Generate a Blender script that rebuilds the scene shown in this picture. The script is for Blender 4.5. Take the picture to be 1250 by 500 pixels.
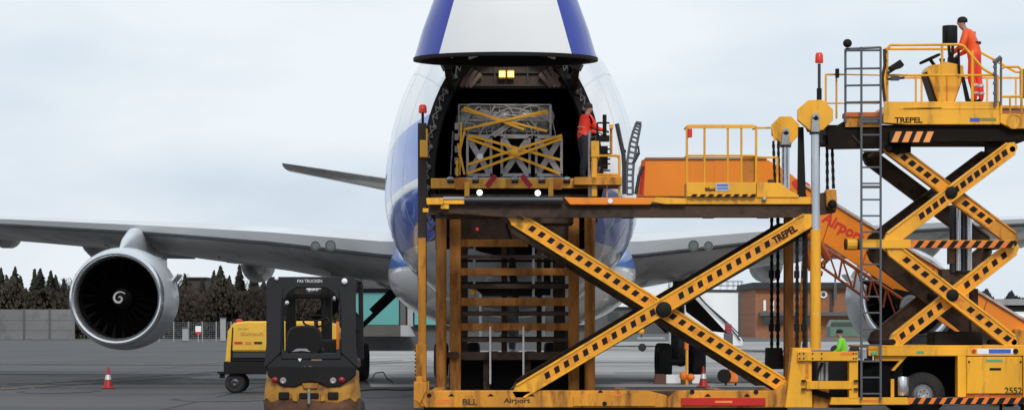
import bpy, bmesh, math, random
from mathutils import Vector, Matrix
random.seed(7)
for o in list(bpy.data.objects): bpy.data.objects.remove(o)
scn = bpy.context.scene
R = math.radians

# ---------------------------------------------------------------- camera
FOC = 3130.0; CAMH = 1.75
cd = bpy.data.cameras.new('camera'); cam = bpy.data.objects.new('camera', cd)
scn.collection.objects.link(cam); scn.camera = cam
cam.location = (0, 0, CAMH); cam.rotation_euler = (R(90), 0, 0)
cd.sensor_width = 36; cd.lens = 36 * FOC / 1250
cd.shift_y = 0.12; cd.clip_start = 0.5; cd.clip_end = 9000

# ---------------------------------------------------------------- world: overcast sky
SUN_EL, SUN_AZ = 36, 8          # sun behind the camera, to the right
w = bpy.data.worlds.new("World"); scn.world = w; w.use_nodes = True
nt = w.node_tree; nt.nodes.clear()
def N(t, **k):
    n = nt.nodes.new(t)
    for a, b in k.items(): setattr(n, a, b)
    return n
out = N('ShaderNodeOutputWorld'); bg = N('ShaderNodeBackground')
sky = N('ShaderNodeTexSky', sky_type='NISHITA'); sky.sun_disc = False
sky.sun_elevation = R(SUN_EL); sky.sun_rotation = R(180 - SUN_AZ); sky.air_density = 1.2; sky.dust_density = 3
tc = N('ShaderNodeTexCoord'); mp = N('ShaderNodeMapping'); mp.inputs['Scale'].default_value = (1, 1, 3.2)
nz = N('ShaderNodeTexNoise'); nz.inputs['Scale'].default_value = 3.6; nz.inputs['Detail'].default_value = 6; nz.inputs['Roughness'].default_value = .5
cr = N('ShaderNodeValToRGB')
cr.color_ramp.elements[0].position = .38; cr.color_ramp.elements[0].color = (6.2, 7.3, 8.5, 1)
cr.color_ramp.elements[1].position = .60; cr.color_ramp.elements[1].color = (9.0, 9.6, 10.1, 1)
mx = N('ShaderNodeMixRGB'); mx.inputs[0].default_value = .93
nt.links.new(tc.outputs['Generated'], mp.inputs[0]); nt.links.new(mp.outputs[0], nz.inputs['Vector'])
nt.links.new(nz.outputs[0], cr.inputs[0]); nt.links.new(sky.outputs[0], mx.inputs[1]); nt.links.new(cr.outputs[0], mx.inputs[2])
nt.links.new(mx.outputs[0], bg.inputs[0]); nt.links.new(bg.outputs[0], out.inputs[0])
bg.inputs[1].default_value = 0.090

# ---------------------------------------------------------------- soft sun through the cloud
sl = bpy.data.lights.new('sun', 'SUN'); sl.energy = 1.5; sl.angle = R(14); sl.color = (1, .96, .9)
so = bpy.data.objects.new('sun', sl); scn.collection.objects.link(so)
sd = Vector((math.sin(R(SUN_AZ)) * math.cos(R(SUN_EL)), -math.cos(R(SUN_AZ)) * math.cos(R(SUN_EL)), math.sin(R(SUN_EL))))
so.rotation_euler = sd.to_track_quat('Z', 'Y').to_euler()

scn.view_settings.view_transform = 'Standard'; scn.view_settings.look = 'None'
scn.view_settings.exposure = 0.14; scn.view_settings.gamma = 1

# ---------------------------------------------------------------- helpers
def X(px, D): return (px - 625) / FOC * D
def Z(py, D): return CAMH + (400 - py) / FOC * D
def P(px, py, D): return Vector((X(px, D), D, Z(py, D)))

MATS = {}
def mat(name, col, rough=.5, metal=0, dirt=0, dcol=(.06, .045, .035), scale=3, coat=0, bump=0, var=.06, streak=False, spec=.5):
    if name in MATS: return MATS[name]
    m = bpy.data.materials.new(name); m.use_nodes = True; t = m.node_tree; b = t.nodes['Principled BSDF']
    b.inputs['Roughness'].default_value = rough; b.inputs['Metallic'].default_value = metal
    b.inputs['Coat Weight'].default_value = coat; b.inputs['Specular IOR Level'].default_value = spec
    c = t.nodes.new('ShaderNodeTexCoord'); mp = t.nodes.new('ShaderNodeMapping')
    t.links.new(c.outputs['Object'], mp.inputs[0])
    if streak: mp.inputs['Scale'].default_value = (1.6, 1.6, .35)
    n1 = t.nodes.new('ShaderNodeTexNoise'); n1.inputs['Scale'].default_value = scale; n1.inputs['Detail'].default_value = 8; n1.inputs['Roughness'].default_value = .65
    n2 = t.nodes.new('ShaderNodeTexNoise'); n2.inputs['Scale'].default_value = scale * .35; n2.inputs['Detail'].default_value = 3
    t.links.new(mp.outputs[0], n1.inputs['Vector']); t.links.new(mp.outputs[0], n2.inputs['Vector'])
    r2 = t.nodes.new('ShaderNodeMapRange'); r2.inputs[1].default_value = .3; r2.inputs[2].default_value = .7
    r2.inputs[3].default_value = 1 - var * 2; r2.inputs[4].default_value = 1 + var
    t.links.new(n2.outputs[0], r2.inputs[0])
    v = t.nodes.new('ShaderNodeVectorMath'); v.operation = 'SCALE'; v.inputs[0].default_value = col
    t.links.new(r2.outputs[0], v.inputs['Scale'])
    last = v.outputs[0]
    if dirt > 0:
        r1 = t.nodes.new('ShaderNodeMapRange'); r1.inputs[1].default_value = .66 - dirt * .32; r1.inputs[2].default_value = .80 - dirt * .2
        r1.inputs[4].default_value = min(.9, .35 + dirt)
        t.links.new(n1.outputs[0], r1.inputs[0])
        mx = t.nodes.new('ShaderNodeMixRGB'); mx.inputs[2].default_value = (*dcol, 1)
        t.links.new(r1.outputs[0], mx.inputs[0]); t.links.new(last, mx.inputs[1]); last = mx.outputs[0]
        rr = t.nodes.new('ShaderNodeMapRange'); rr.inputs[3].default_value = rough; rr.inputs[4].default_value = min(1, rough + .35)
        t.links.new(r1.outputs[0], rr.inputs[0]); t.links.new(rr.outputs[0], b.inputs['Roughness'])
    t.links.new(last, b.inputs['Base Color'])
    if bump:
        bp = t.nodes.new('ShaderNodeBump'); bp.inputs['Strength'].default_value = bump; bp.inputs['Distance'].default_value = .02
        t.links.new(n1.outputs[0], bp.inputs['Height']); t.links.new(bp.outputs[0], b.inputs['Normal'])
    MATS[name] = m; return m

def emis(name, col, e):
    m = mat(name, col); b = m.node_tree.nodes['Principled BSDF']
    b.inputs['Emission Color'].default_value = (*col, 1); b.inputs['Emission Strength'].default_value = e; return m

YEL = mat('yellow_paint', (.92, .43, .013), .38, dirt=.40, dcol=(.16, .06, .015), scale=2.6, coat=.15, var=.1, streak=True)
YEB = mat('worn_yellow_paint', (.70, .28, .012), .5, dirt=.55, dcol=(.10, .035, .012), scale=3.2, var=.14, streak=True)
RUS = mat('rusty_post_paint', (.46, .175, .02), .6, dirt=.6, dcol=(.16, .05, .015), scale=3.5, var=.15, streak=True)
WEB = mat('web_paint', (.90, .35, .012), .42, dirt=.45, dcol=(.40, .09, .01), scale=4, var=.1)
BRN = mat('grimy_shaded_brown_steel', (.06, .028, .012), .65, dirt=.6, dcol=(.02, .013, .01), scale=4, var=.2)  # grime; on inner and far scissor arms the brown stands for their shade
ORG = mat('orange_paint', (.90, .25, .003), .4, dirt=.3, dcol=(.45, .10, .01), scale=1.6, coat=.1, var=.05, streak=True)
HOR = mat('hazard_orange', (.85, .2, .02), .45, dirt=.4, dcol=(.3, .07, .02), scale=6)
LAT = mat('lattice_primer', (.14, .14, .14), .6, metal=.2, dirt=.6)
BLK = mat('black_paint', (.010, .009, .009), .65, dirt=.3, dcol=(.03, .026, .022), spec=.2)
BLG = mat('charcoal_paint', (.028, .030, .036), .42, dirt=.3, dcol=(.05, .045, .04))
RUB = mat('rubber', (.014, .014, .015), .8, dirt=.5, dcol=(.045, .04, .036), bump=.2)
VOI = mat('dark_interior', (.006, .006, .007), .9, spec=.1)  # near-black, so the shade of hollow spaces is put into the colour
STL = mat('galvanised_steel', (.38, .39, .41), .38, metal=.7, dirt=.4, dcol=(.12, .11, .1))
LAD = mat('ladder_grey_paint', (.10, .11, .125), .5, dirt=.3)
CHR = mat('chromed_rod', (.62, .65, .70), .25, metal=.85, dirt=.15)
DST = mat('dark_steel', (.06, .06, .065), .45, metal=.5, dirt=.5)
WHT = mat('white_paint', (.84, .85, .86), .35, dirt=.15, dcol=(.5, .5, .48), scale=.6, var=.03, coat=.2)
RED = mat('red_paint', (.62, .02, .012), .4, dirt=.3)
REF = mat('red_reflector', (.55, .012, .01), .3, dirt=.25, dcol=(.2, .02, .01))
GRN = mat('green_label', (.1, .35, .16), .5)
BLU = mat('blue_label', (.03, .12, .5), .5)
NAC = mat('nacelle_paint', (.62, .65, .68), .3, dirt=.25, dcol=(.35, .36, .37), coat=.2, scale=.8)
LIP = mat('polished_lip', (.82, .84, .86), .22, metal=.9, dirt=.15, dcol=(.5, .5, .5))
WNG = mat('wing_underside', (.44, .435, .43), .3, dirt=.5, dcol=(.16, .15, .14), scale=.6, coat=.2, var=.14)
NETM = mat('cargo_net_cord', (.42, .42, .40), .8)
STR = mat('yellow_strap', (.88, .42, .02), .6, dirt=.2)
CRT = mat('grey_crate_steel', (.42, .39, .39), .55, dirt=.4)
TEL = mat('teal_door', (.10, .36, .34), .55, dirt=.2, dcol=(.06, .2, .2), scale=.3, streak=True)
DGW = mat('dark_grey_wall', (.10, .10, .105), .8, dirt=.3, scale=.5)
LGW = mat('light_grey_wall', (.34, .34, .34), .8, dirt=.4, dcol=(.2, .2, .2), scale=.4, streak=True)
CONW = mat('concrete_barrier', (.20, .20, .205), .85, dirt=.5, dcol=(.12, .12, .12), scale=.35, bump=.2, var=.12)
HIV = mat('hi_vis_orange', (.95, .105, .012), .6)
HIR = mat('hi_vis_red_orange', (.90, .045, .02), .6)
HIG = mat('hi_vis_green', (.22, .70, .03), .6)
NVY = mat('navy_cloth', (.018, .020, .03), .85)
SKN = mat('skin', (.38, .20, .14), .55)
BOO = mat('boot_leather', (.02, .018, .016), .6)
RFT = mat('reflective_tape', (.62, .62, .60), .35, metal=.3)
GLS = mat('smoked_glass', (.03, .035, .04), .1, spec=.8)

class MB:
    def __init__(s): s.v = []; s.f = []; s.m = []; s.cur = 0
    def add(s, vs, fs):
        k = len(s.v); s.v += [Vector(a) for a in vs]; s.f += [tuple(i + k for i in f) for f in fs]; s.m += [s.cur] * len(fs); return s
    def box(s, x0, x1, y0, y1, z0, z1):
        return s.add([(x, y, z) for x in (x0, x1) for y in (y0, y1) for z in (z0, z1)],
            [(0, 1, 3, 2), (4, 6, 7, 5), (0, 4, 5, 1), (2, 3, 7, 6), (0, 2, 6, 4), (1, 5, 7, 3)])
    def pb(s, a, b, t, u, D, d=.3):            # box from pixels a..b wide, t..u high, measured at distance D, d deep
        return s.box(X(a, D), X(b, D), D, D + d, Z(u, D), Z(t, D))
    def prism(s, pts, y0, y1):
        n = len(pts); vs = [(x, y0, z) for x, z in pts] + [(x, y1, z) for x, z in pts]
        fs = [tuple(range(n))[::-1], tuple(range(n, 2 * n))] + [(i, (i + 1) % n, n + (i + 1) % n, n + i) for i in range(n)]
        return s.add(vs, fs)
    def pp(s, pts, D, d): return s.prism([(X(a, D), Z(b, D)) for a, b in pts], D, D + d)
    def bar(s, p, q, h, w):                    # beam in the XZ plane direction p->q; h across, w along Y
        p = Vector(p); q = Vector(q); d = (q - p).normalized()
        up = Vector((0, 1, 0)).cross(d)
        if up.length < 1e-4: up = Vector((0, 0, 1))
        up.normalize(); n = d.cross(up).normalized()
        vs = [c + up * (a * h / 2) + n * (b * w / 2) for c in (p, q) for a, b in ((-1, -1), (1, -1), (1, 1), (-1, 1))]
        return s.add(vs, [(3, 2, 1, 0), (4, 5, 6, 7)] + [(i, (i + 1) % 4, 4 + (i + 1) % 4, 4 + i) for i in range(4)])
    def tube(s, p, q, r, n=8, r2=None, cap=True):
        p = Vector(p); q = Vector(q); r2 = r if r2 is None else r2
        d = (q - p).normalized(); a = d.orthogonal().normalized(); b = d.cross(a)
        vs = [c + (a * math.cos(2 * math.pi * i / n) + b * math.sin(2 * math.pi * i / n)) * rr for c, rr in ((p, r), (q, r2)) for i in range(n)]
        fs = [(i, (i + 1) % n, n + (i + 1) % n, n + i) for i in range(n)]
        if cap: fs += [tuple(range(n))[::-1], tuple(range(n, 2 * n))]
        return s.add(vs, fs)
    def path(s, pts, r, n=6):
        for a, b in zip(pts, pts[1:]):
            if (Vector(a) - Vector(b)).length > 1e-4: s.tube(a, b, r, n)
        return s
    def pt(s, a, b, D, r, D2=None, n=6): return s.tube(P(*a, D), P(*b, D2 or D), r, n)
    def ppath(s, pts, D, r, n=6): return s.path([P(a, b, D) for a, b in pts], r, n)
    def ball(s, c, rx, ry=None, rz=None, n=10, m=7):
        ry = rx if ry is None else ry; rz = rx if rz is None else rz; c = Vector(c)
        vs = []
        for j in range(1, m):
            t = math.pi * j / m
            vs += [c + Vector((rx * math.sin(t) * math.cos(2 * math.pi * i / n), ry * math.sin(t) * math.sin(2 * math.pi * i / n), rz * math.cos(t))) for i in range(n)]
        vs += [c + Vector((0, 0, rz)), c - Vector((0, 0, rz))]
        fs = [(j * n + i, (j + 1) * n + i, (j + 1) * n + (i + 1) % n, j * n + (i + 1) % n) for j in range(m - 2) for i in range(n)]
        fs += [(len(vs) - 2, i, (i + 1) % n) for i in range(n)] + [(len(vs) - 1, (m - 2) * n + (i + 1) % n, (m - 2) * n + i) for i in range(n)]
        return s.add(vs, fs)
    def lathe(s, prof, c, axis='Y', n=32, cap=False):   # prof = [(radius, along)]
        c = Vector(c); vs = []
        for r, t in prof:
            for i in range(n):
                a = 2 * math.pi * i / n; u, v = r * math.cos(a), r * math.sin(a)
                vs.append(c + (Vector((u, t, v)) if axis == 'Y' else Vector((u, v, t)) if axis == 'Z' else Vector((t, u, v))))
        fs = [(j * n + i, j * n + (i + 1) % n, (j + 1) * n + (i + 1) % n, (j + 1) * n + i) for j in range(len(prof) - 1) for i in range(n)]
        if cap: fs += [tuple(range(n)), tuple(range((len(prof) - 1) * n, len(prof) * n))]
        return s.add(vs, fs)
    def loft(s, rings, c0=False, c1=False, closed=True):
        n = len(rings[0]); vs = [p for r in rings for p in r]
        e = n if closed else n - 1
        fs = [(j * n + i, j * n + (i + 1) % n, (j + 1) * n + (i + 1) % n, (j + 1) * n + i) for j in range(len(rings) - 1) for i in range(e)]
        if c0: fs.append(tuple(range(n)))
        if c1: fs.append(tuple(range((len(rings) - 1) * n, len(rings) * n)))
        return s.add(vs, fs)
    def build(s, name, m, parent=None, bevel=0, smooth=False, angle=40, recalc=True):
        me = bpy.data.meshes.new(name); off = parent_origin(parent)
        me.from_pydata([tuple(v - off) for v in s.v], [], s.f); me.validate()
        for k in (m if isinstance(m, (list, tuple)) else [m]): me.materials.append(k)
        if len(s.m) == len(me.polygons):
            for p, i in zip(me.polygons, s.m): p.material_index = i
        if recalc:
            b = bmesh.new(); b.from_mesh(me); bmesh.ops.recalc_face_normals(b, faces=b.faces)
            if smooth:
                b.normal_update()
                for f in b.faces: f.smooth = True
                for e in b.edges:
                    if len(e.link_faces) == 2 and e.calc_face_angle(0) > R(angle): e.smooth = False
            b.to_mesh(me); b.free()
        o = bpy.data.objects.new(name, me); scn.collection.objects.link(o); o.parent = parent
        if bevel:
            bv = o.modifiers.new('bevel', 'BEVEL'); bv.width = bevel; bv.segments = 1; bv.limit_method = 'ANGLE'
        return o

def parent_origin(o):
    v = Vector((0, 0, 0))
    while o is not None: v += Vector(o.location); o = o.parent
    return v
def tag(o, label=None, cat=None, group=None, kind=None):
    if label: o['label'] = label
    if cat: o['category'] = cat
    if group: o['group'] = group
    if kind: o['kind'] = kind
    return o
def thing(name, label, cat, loc=(0, 0, 0), group=None):
    o = bpy.data.objects.new(name, None); o.empty_display_size = .2; scn.collection.objects.link(o); o.location = loc
    return tag(o, label, cat, group)
def copy_tree(o, parent=None):
    c = o.copy(); scn.collection.objects.link(c); c.parent = parent
    for ch in list(o.children): copy_tree(ch, c)
    return c

_txt = {}
def text(name, body, m, parent, c, width, height, slope=0, label=None, depth=.004, bold=True):
    """raised lettering facing the camera side, centred at c (world)"""
    cu = bpy.data.curves.new('t', 'FONT'); cu.body = body; cu.align_x = 'CENTER'; cu.align_y = 'CENTER'
    cu.extrude = .01
    if bold: cu.offset = .03
    cu.resolution_u = 3
    o = bpy.data.objects.new('t', cu); scn.collection.objects.link(o)
    bpy.context.view_layer.update()
    me = bpy.data.meshes.new_from_object(o.evaluated_get(bpy.context.evaluated_depsgraph_get()))
    bpy.data.objects.remove(o)
    xs = [v.co.x for v in me.vertices]; ys = [v.co.y for v in me.vertices]
    sx = width / (max(xs) - min(xs)); sy = height / (max(ys) - min(ys)); mxx = (max(xs) + min(xs)) / 2; my = (max(ys) + min(ys)) / 2
    off = parent_origin(parent); c = Vector(c)
    rot = Matrix.Rotation(slope, 4, 'Y')
    for v in me.vertices:
        p = Vector(((v.co.x - mxx) * sx, -v.co.z / .01 * depth / 2, (v.co.y - my) * sy))
        v.co = rot @ p + c - off
    me.materials.clear(); me.materials.append(m)
    r = bpy.data.objects.new(name, me); scn.collection.objects.link(r); r.parent = parent
    if label: r['label'] = label
    return r

# ================================================================= GROUND
def ground_mat():
    m = bpy.data.materials.new('asphalt_apron'); m.use_nodes = True; t = m.node_tree; b = t.nodes['Principled BSDF']; b.inputs['Roughness'].default_value = .72
    b.inputs['Specular IOR Level'].default_value = .25
    c = t.nodes.new('ShaderNodeTexCoord')
    def noise(sc, sx=1, sy=1, det=8):
        mp = t.nodes.new('ShaderNodeMapping'); mp.inputs['Scale'].default_value = (sx, sy, 1); t.links.new(c.outputs['Object'], mp.inputs[0])
        n = t.nodes.new('ShaderNodeTexNoise'); n.inputs['Scale'].default_value = sc; n.inputs['Detail'].default_value = det; n.inputs['Roughness'].default_value = .6
        t.links.new(mp.outputs[0], n.inputs['Vector']); return n.outputs[0]
    a = noise(.12, 1, .8); f = noise(14); s = noise(.35, .15, 1)
    r = t.nodes.new('ShaderNodeValToRGB'); r.color_ramp.elements[0].position = .3; r.color_ramp.elements[1].position = .72
    r.color_ramp.elements[0].color = (.052, .049, .049, 1); r.color_ramp.elements[1].color = (.125, .119, .117, 1)
    add = t.nodes.new('ShaderNodeMath'); add.operation = 'ADD'; mu = t.nodes.new('ShaderNodeMath'); mu.operation = 'MULTIPLY'; mu.inputs[1].default_value = .5
    t.links.new(a, add.inputs[0]); t.links.new(s, add.inputs[1]); t.links.new(add.outputs[0], mu.inputs[0]); t.links.new(mu.outputs[0], r.inputs[0])
    # paving joints
    br = t.nodes.new('ShaderNodeTexBrick'); br.inputs['Scale'].default_value = 1; br.offset = 0
    br.inputs['Brick Width'].default_value = 7.5; br.inputs['Row Height'].default_value = 7.5; br.inputs['Mortar Size'].default_value = .07; br.inputs['Mortar Smooth'].default_value = .3
    t.links.new(c.outputs['Object'], br.inputs['Vector'])
    mx = t.nodes.new('ShaderNodeMixRGB'); mx.inputs[2].default_value = (.025, .024, .024, 1)
    t.links.new(br.outputs['Fac'], mx.inputs[0]); t.links.new(r.outputs[0], mx.inputs[1])
    # fine speckle
    mr = t.nodes.new('ShaderNodeMapRange'); mr.inputs[3].default_value = .75; mr.inputs[4].default_value = 1.25; t.links.new(f, mr.inputs[0])
    vm = t.nodes.new('ShaderNodeVectorMath'); vm.operation = 'SCALE'; t.links.new(mx.outputs[0], vm.inputs[0]); t.links.new(mr.outputs[0], vm.inputs['Scale'])
    t.links.new(vm.outputs[0], b.inputs['Base Color'])
    bp = t.nodes.new('ShaderNodeBump'); bp.inputs['Strength'].default_value = .15; bp.inputs['Distance'].default_value = .02; t.links.new(f, bp.inputs['Height']); t.links.new(bp.outputs[0], b.inputs['Normal'])
    return m
g = MB().add([(-3500, -100, 0), (3500, -100, 0), (3500, 6500, 0), (-3500, 6500, 0)], [(0, 1, 2, 3)]).build('ground', ground_mat()); tag(g, kind='structure')
CONC = mat('concrete_paving', (.37, .36, .345), .85, dirt=.5, dcol=(.19, .185, .18), scale=.25, var=.15)
pts = [(-4.2, 76.5), (60, 76.5), (95, 330), (-16, 330), (-22, 300), (-20, 240), (-12.5, 150), (-8.2, 110), (-5.0, 88)]
c = MB().add([(x, y, .004) for x, y in pts], [tuple(range(len(pts)))]).build('concrete_pavement', CONC); tag(c, kind='structure')
GRS = mat('dull_grass', (.05, .06, .025), .95, dirt=.6, dcol=(.07, .06, .035), scale=.2)
gr = MB().add([(-700, 372, .004), (-24, 372, .004), (-24, 600, .004), (-700, 600, .004)], [(0, 1, 2, 3)]).build('grass_verge', GRS); tag(gr, kind='structure')
WRN = mat('worn_line_paint', (.55, .38, .03), .7, dirt=.6, dcol=(.1, .09, .06), scale=5)
DRK = mat('drain_channel', (.018, .018, .018), .7, dirt=.4)
ln = MB()
for a, b, D in ((150, 168, 128), (238, 262, 130), (0, 40, 74.5), (-80, -10, 75)):
    ln.add([(X(a, D), D, .006), (X(b, D), D + .2, .006), (X(b, D), D + .55, .006), (X(a, D), D + .35, .006)], [(0, 1, 2, 3)])
tag(ln.build('painted_line', WRN), kind='structure')
dr = MB()
dr.add([(-40, 75.0, .005), (40, 75.0, .005), (40, 75.45, .005), (-40, 75.45, .005)], [(0, 1, 2, 3)])
dr.add([(-40, 103, .005), (-9, 103, .005), (-9, 103.5, .005), (-40, 103.5, .005)], [(0, 1, 2, 3)])
dr.add([(-60, 190, .005), (-16, 190, .005), (-16, 191.5, .005), (-60, 191.5, .005)], [(0, 1, 2, 3)])
tag(dr.build('drain_channel', DRK), kind='structure')
TAR = mat('tar_seam', (.02, .02, .02), .8)
ts = MB()
for y in (96, 118, 150, 205, 270): ts.add([(-8, y, .007), (60, y, .007), (60, y + .004 * y, .007), (-8, y + .004 * y, .007)], [(0, 1, 2, 3)])
tag(ts.build('tar_seam', TAR), kind='structure')

def soft(name, col, cx, cy, rx, ry, z, seed):
    rnd = random.Random(seed); n = 40
    vs = [(cx + rx * math.cos(2 * math.pi * i / n) * rnd.uniform(.75, 1.1), cy + ry * math.sin(2 * math.pi * i / n) * rnd.uniform(.75, 1.1), z) for i in range(n)]
    return tag(MB().add(vs, [tuple(range(n))]).build(name, mat(name + '_mat', col, .55, dirt=.5, dcol=(.05, .048, .048), scale=1.5), bevel=0), kind='structure')
for i, (a, b, c_, d) in enumerate(((-7, 63, 1.4, 2.2), (-12.5, 71, 1.1, 2.4), (-9.5, 92, 2.2, 5), (-15.5, 84, 1.2, 3), (-3.5, 66, .9, 2), (6.5, 84, 1.4, 3), (9, 60, 2, 2.5))): soft('oil_stain', (.028, .026, .026), a, b, c_, d, .0085 + i * .0002, i)
TYM = mat('tyre_rubber_marks', (.03, .028, .028), .7, dirt=.6, dcol=(.07, .068, .068), scale=3)
tm = MB()
for x0_, y0_, x1_, y1_, w_ in ((-18, 60, -6, 140, .28), (-16.4, 60, -4.4, 140, .28), (-26, 78, -2, 82, .5), (-2, 80, 26, 86, .35), (-30, 98, -6, 96, .9), (-40, 125, -10, 121, 1.2), (4, 100, 40, 104, .8), (2, 130, 40, 127, 1.2)):
    d_ = Vector((x1_ - x0_, y1_ - y0_, 0)).normalized(); n_ = Vector((-d_.y, d_.x, 0)) * w_ / 2; k_ = len(tm.v); zz = Vector((0, 0, .011 + k_ * .0001))
    tm.add([Vector((x0_, y0_, 0)) - n_ + zz, Vector((x1_, y1_, 0)) - n_ + zz, Vector((x1_, y1_, 0)) + n_ + zz, Vector((x0_, y0_, 0)) + n_ + zz], [(0, 1, 2, 3)])
tag(tm.build('tyre_marks', TYM), kind='structure')

# ================================================================= BACKGROUND
# grey noise barrier, far left
fn = thing('noise_barrier', 'long grey concrete panel barrier at far left, in front of the conifers', 'barrier', (-70, 391, 0))
for i in range(10):
    x0 = X(92, 391) - (i + 1) * 3.9
    m_ = MB().box(x0 + .12, x0 + 3.78, 391, 391.25, .05, 4.6)
    for k in (1.5, 3.0): m_.box(x0 + .12, x0 + 3.78, 390.95, 391, k - .06, k + .06)
    m_.build('barrier_panel', CONW, fn)
    MB().box(x0 - .15, x0 + .12, 390.85, 391.4, 0, 4.75).build('post', DGW, fn)
# wire fence beyond the engine
fn = thing('wire_fence', 'low wire mesh fence on pale posts between the left engine and the yellow power unit', 'fence', (X(245, 330), 330, 0))
for px in (176, 194, 212, 230, 247, 264, 282, 300, 318):
    MB().tube((X(px, 330), 330, 0), (X(px, 330), 330, 2.6), .08).build('post', LGW, fn)
wr = MB()
for k in range(9): wr.tube((X(170, 330), 330, .3 + k * .27), (X(325, 330), 330, .3 + k * .27), .014, 4)
for k in range(70): wr.tube((X(170 + k * 2.2, 330), 330, .2), (X(170 + k * 2.2, 330), 330, 2.5), .01, 4)
wr.build('wire_mesh', STL, fn)
for px, h, wd, lb in ((226, 1.75, .75, 'low grey utility cabinet by the wire fence, nearest the left engine'), (272, 3.0, .7, 'tall pale grey cabinet by the wire fence, nearest the power unit')):
    t_ = thing('utility_cabinet', lb, 'cabinet', (X(px, 325), 325, 0))
    MB().box(X(px, 325) - wd / 2, X(px, 325) + wd / 2, 325, 325.5, .12, h).build('body', LGW, t_, bevel=.04)
    MB().box(X(px, 325) - wd / 2 - .06, X(px, 325) + wd / 2 + .06, 324.9, 325.6, h, h + .1).build('lid', DGW, t_)
    MB().box(X(px, 325) - wd / 2, X(px, 325) + wd / 2, 325.02, 325.48, 0, .12).build('plinth', DGW, t_)
t_ = thing('marker_board', 'small white marker board with a red foot by the wire fence', 'marker', (X(242, 320), 320, 0))
MB().box(X(238.5, 320), X(245.5, 320), 320, 320.15, Z(404.5, 320), Z(397.5, 320)).build('panel', WHT, t_)
MB().box(X(239, 320), X(245, 320), 320, 320.15, Z(407.5, 320), Z(404.6, 320)).build('red_band', RED, t_)
MB().tube((X(242, 320), 320.07, 0), (X(242, 320), 320.07, Z(407.5, 320)), .07).build('post', LGW, t_)

# hangar with teal doors
D = 200
t_ = thing('hangar', 'low hangar with teal sliding doors and dark roof, seen between forklift and loader', 'hangar', (X(500, D), D, 0))
MB().box(X(424, D), X(735, D), D + .5, D + 30, 0, Z(352, D)).build('wall', DGW, t_)
rf = MB(); x0, x1 = X(418, D), X(745, D)
rf.prism([(x0, Z(352, D)), (x1, Z(352, D)), (x1, Z(346, D)), ((x0 + x1) / 2, Z(336, D)), (x0, Z(346, D))], D - .8, D + 31)
rf.build('roof', mat('dark_roof', (.06, .058, .06), .7, dirt=.4, scale=.4), t_)
for a, b in ((431, 487), (506, 560), (566, 640), (648, 722)):
    MB().pb(a, b, 357, 396, D - .2, .4).build('door', TEL, t_)
for a in (488.5, 497.5): MB().pb(a, a + 6.5, 355, 398, D - .35, .6).build('pillar', LGW if a > 490 else DGW, t_)
kb = MB().pb(420, 489, 396.5, 410, D - 3, 2.5); kb.build('low_wall', mat('brown_grey_wall', (.085, .08, .07), .9, dirt=.3), t_)
MB().pp([(489, 396.5), (499, 396.5), (506, 410), (489, 410)], D - 3, 2.5).build('ramp_cheek', LGW, t_)
# grey workshop to the right of the tower, behind the scissor arms
D = 240
t_ = thing('workshop', 'dark grey workshop with a pale roof behind the crossing of the scissor arms', 'building', (X(780, D), D, 0))
MB().pb(735, 846, 374, 407, D, 14).build('wall', DGW, t_)
MB().pp([(731, 374), (850, 374), (848, 371), (826, 346), (790, 352), (731, 370)], D - .5, 15).build('roof', WHT, t_)
for a in (742, 762, 782, 806): MB().pb(a, a + 13, 381, 391, D - .08, .1).build('window', GLS, t_)
MB().pb(826, 840, 384, 408, D - .1, .12).build('door', LGW, t_)
t_ = thing('luggage_trolley', 'small pale trolley with a yellow lamp parked before the dark workshop', 'trolley', (X(790, 190), 190, 0))
MB().pb(778, 812, 411, 414, 190, 1.6).build('deck', LGW, t_, bevel=.03)
for a in (784, 806): MB().lathe([(.01, 0), (.3, 0), (.3, .2), (.01, .2)], (X(a, 190), 189.95, .32), n=14).build('wheel', RUB, t_)
MB().ball(P(783, 404, 190), .22).build('lamp', YEL, t_); MB().tube(P(783, 411, 190), P(783, 405, 190), .05).build('lamp_post', DST, t_)
# storage tank
D = 235; cx = X(865, D); rr = 3.45
t_ = thing('storage_tank', 'white cylindrical storage tank with railing and curved stair, right of the scissor crossing', 'tank', (cx, D + rr, 0))
ztop = Z(353, D)
MB().lathe([(.01, .15), (rr, .15), (rr, ztop), (rr * .6, ztop + .25), (.01, ztop + .4)], (cx, D + rr, 0), 'Z', n=48).build('shell', WHT, t_, smooth=True)
MB().lathe([(rr + .06, 0), (rr + .06, .25), (rr, .25)], (cx, D + rr, ztop - .25), 'Z', n=48).build('rim', DST, t_)
rl = MB()
for i in range(30):
    a = 2 * math.pi * i / 30; q = (cx + rr * math.cos(a), D + rr + rr * math.sin(a)); b = 2 * math.pi * (i + 1) / 30; q2 = (cx + rr * math.cos(b), D + rr + rr * math.sin(b))
    rl.tube((*q, ztop), (*q, ztop + .8), .025, 4)
    for h in (.4, .8): rl.tube((*q, ztop + h), (*q2, ztop + h), .025, 4)
rl.build('railing', DST, t_)
st = MB()
for k in range(22):
    a = R(-110 + k * 3.6); a2 = R(-110 + (k + 1) * 3.6); z0 = ztop - (k / 22) ** .8 * (ztop - .6); z1 = ztop - ((k + 1) / 22) ** .8 * (ztop - .6)
    for rad in (rr + .1, rr + .45):
        p0 = (cx + rad * math.cos(a), D + rr + rad * math.sin(a), z0); p1 = (cx + rad * math.cos(a2), D + rr + rad * math.sin(a2), z1)
        st.tube(p0, p1, .06, 5)
st.build('stair', DST, t_)
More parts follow.
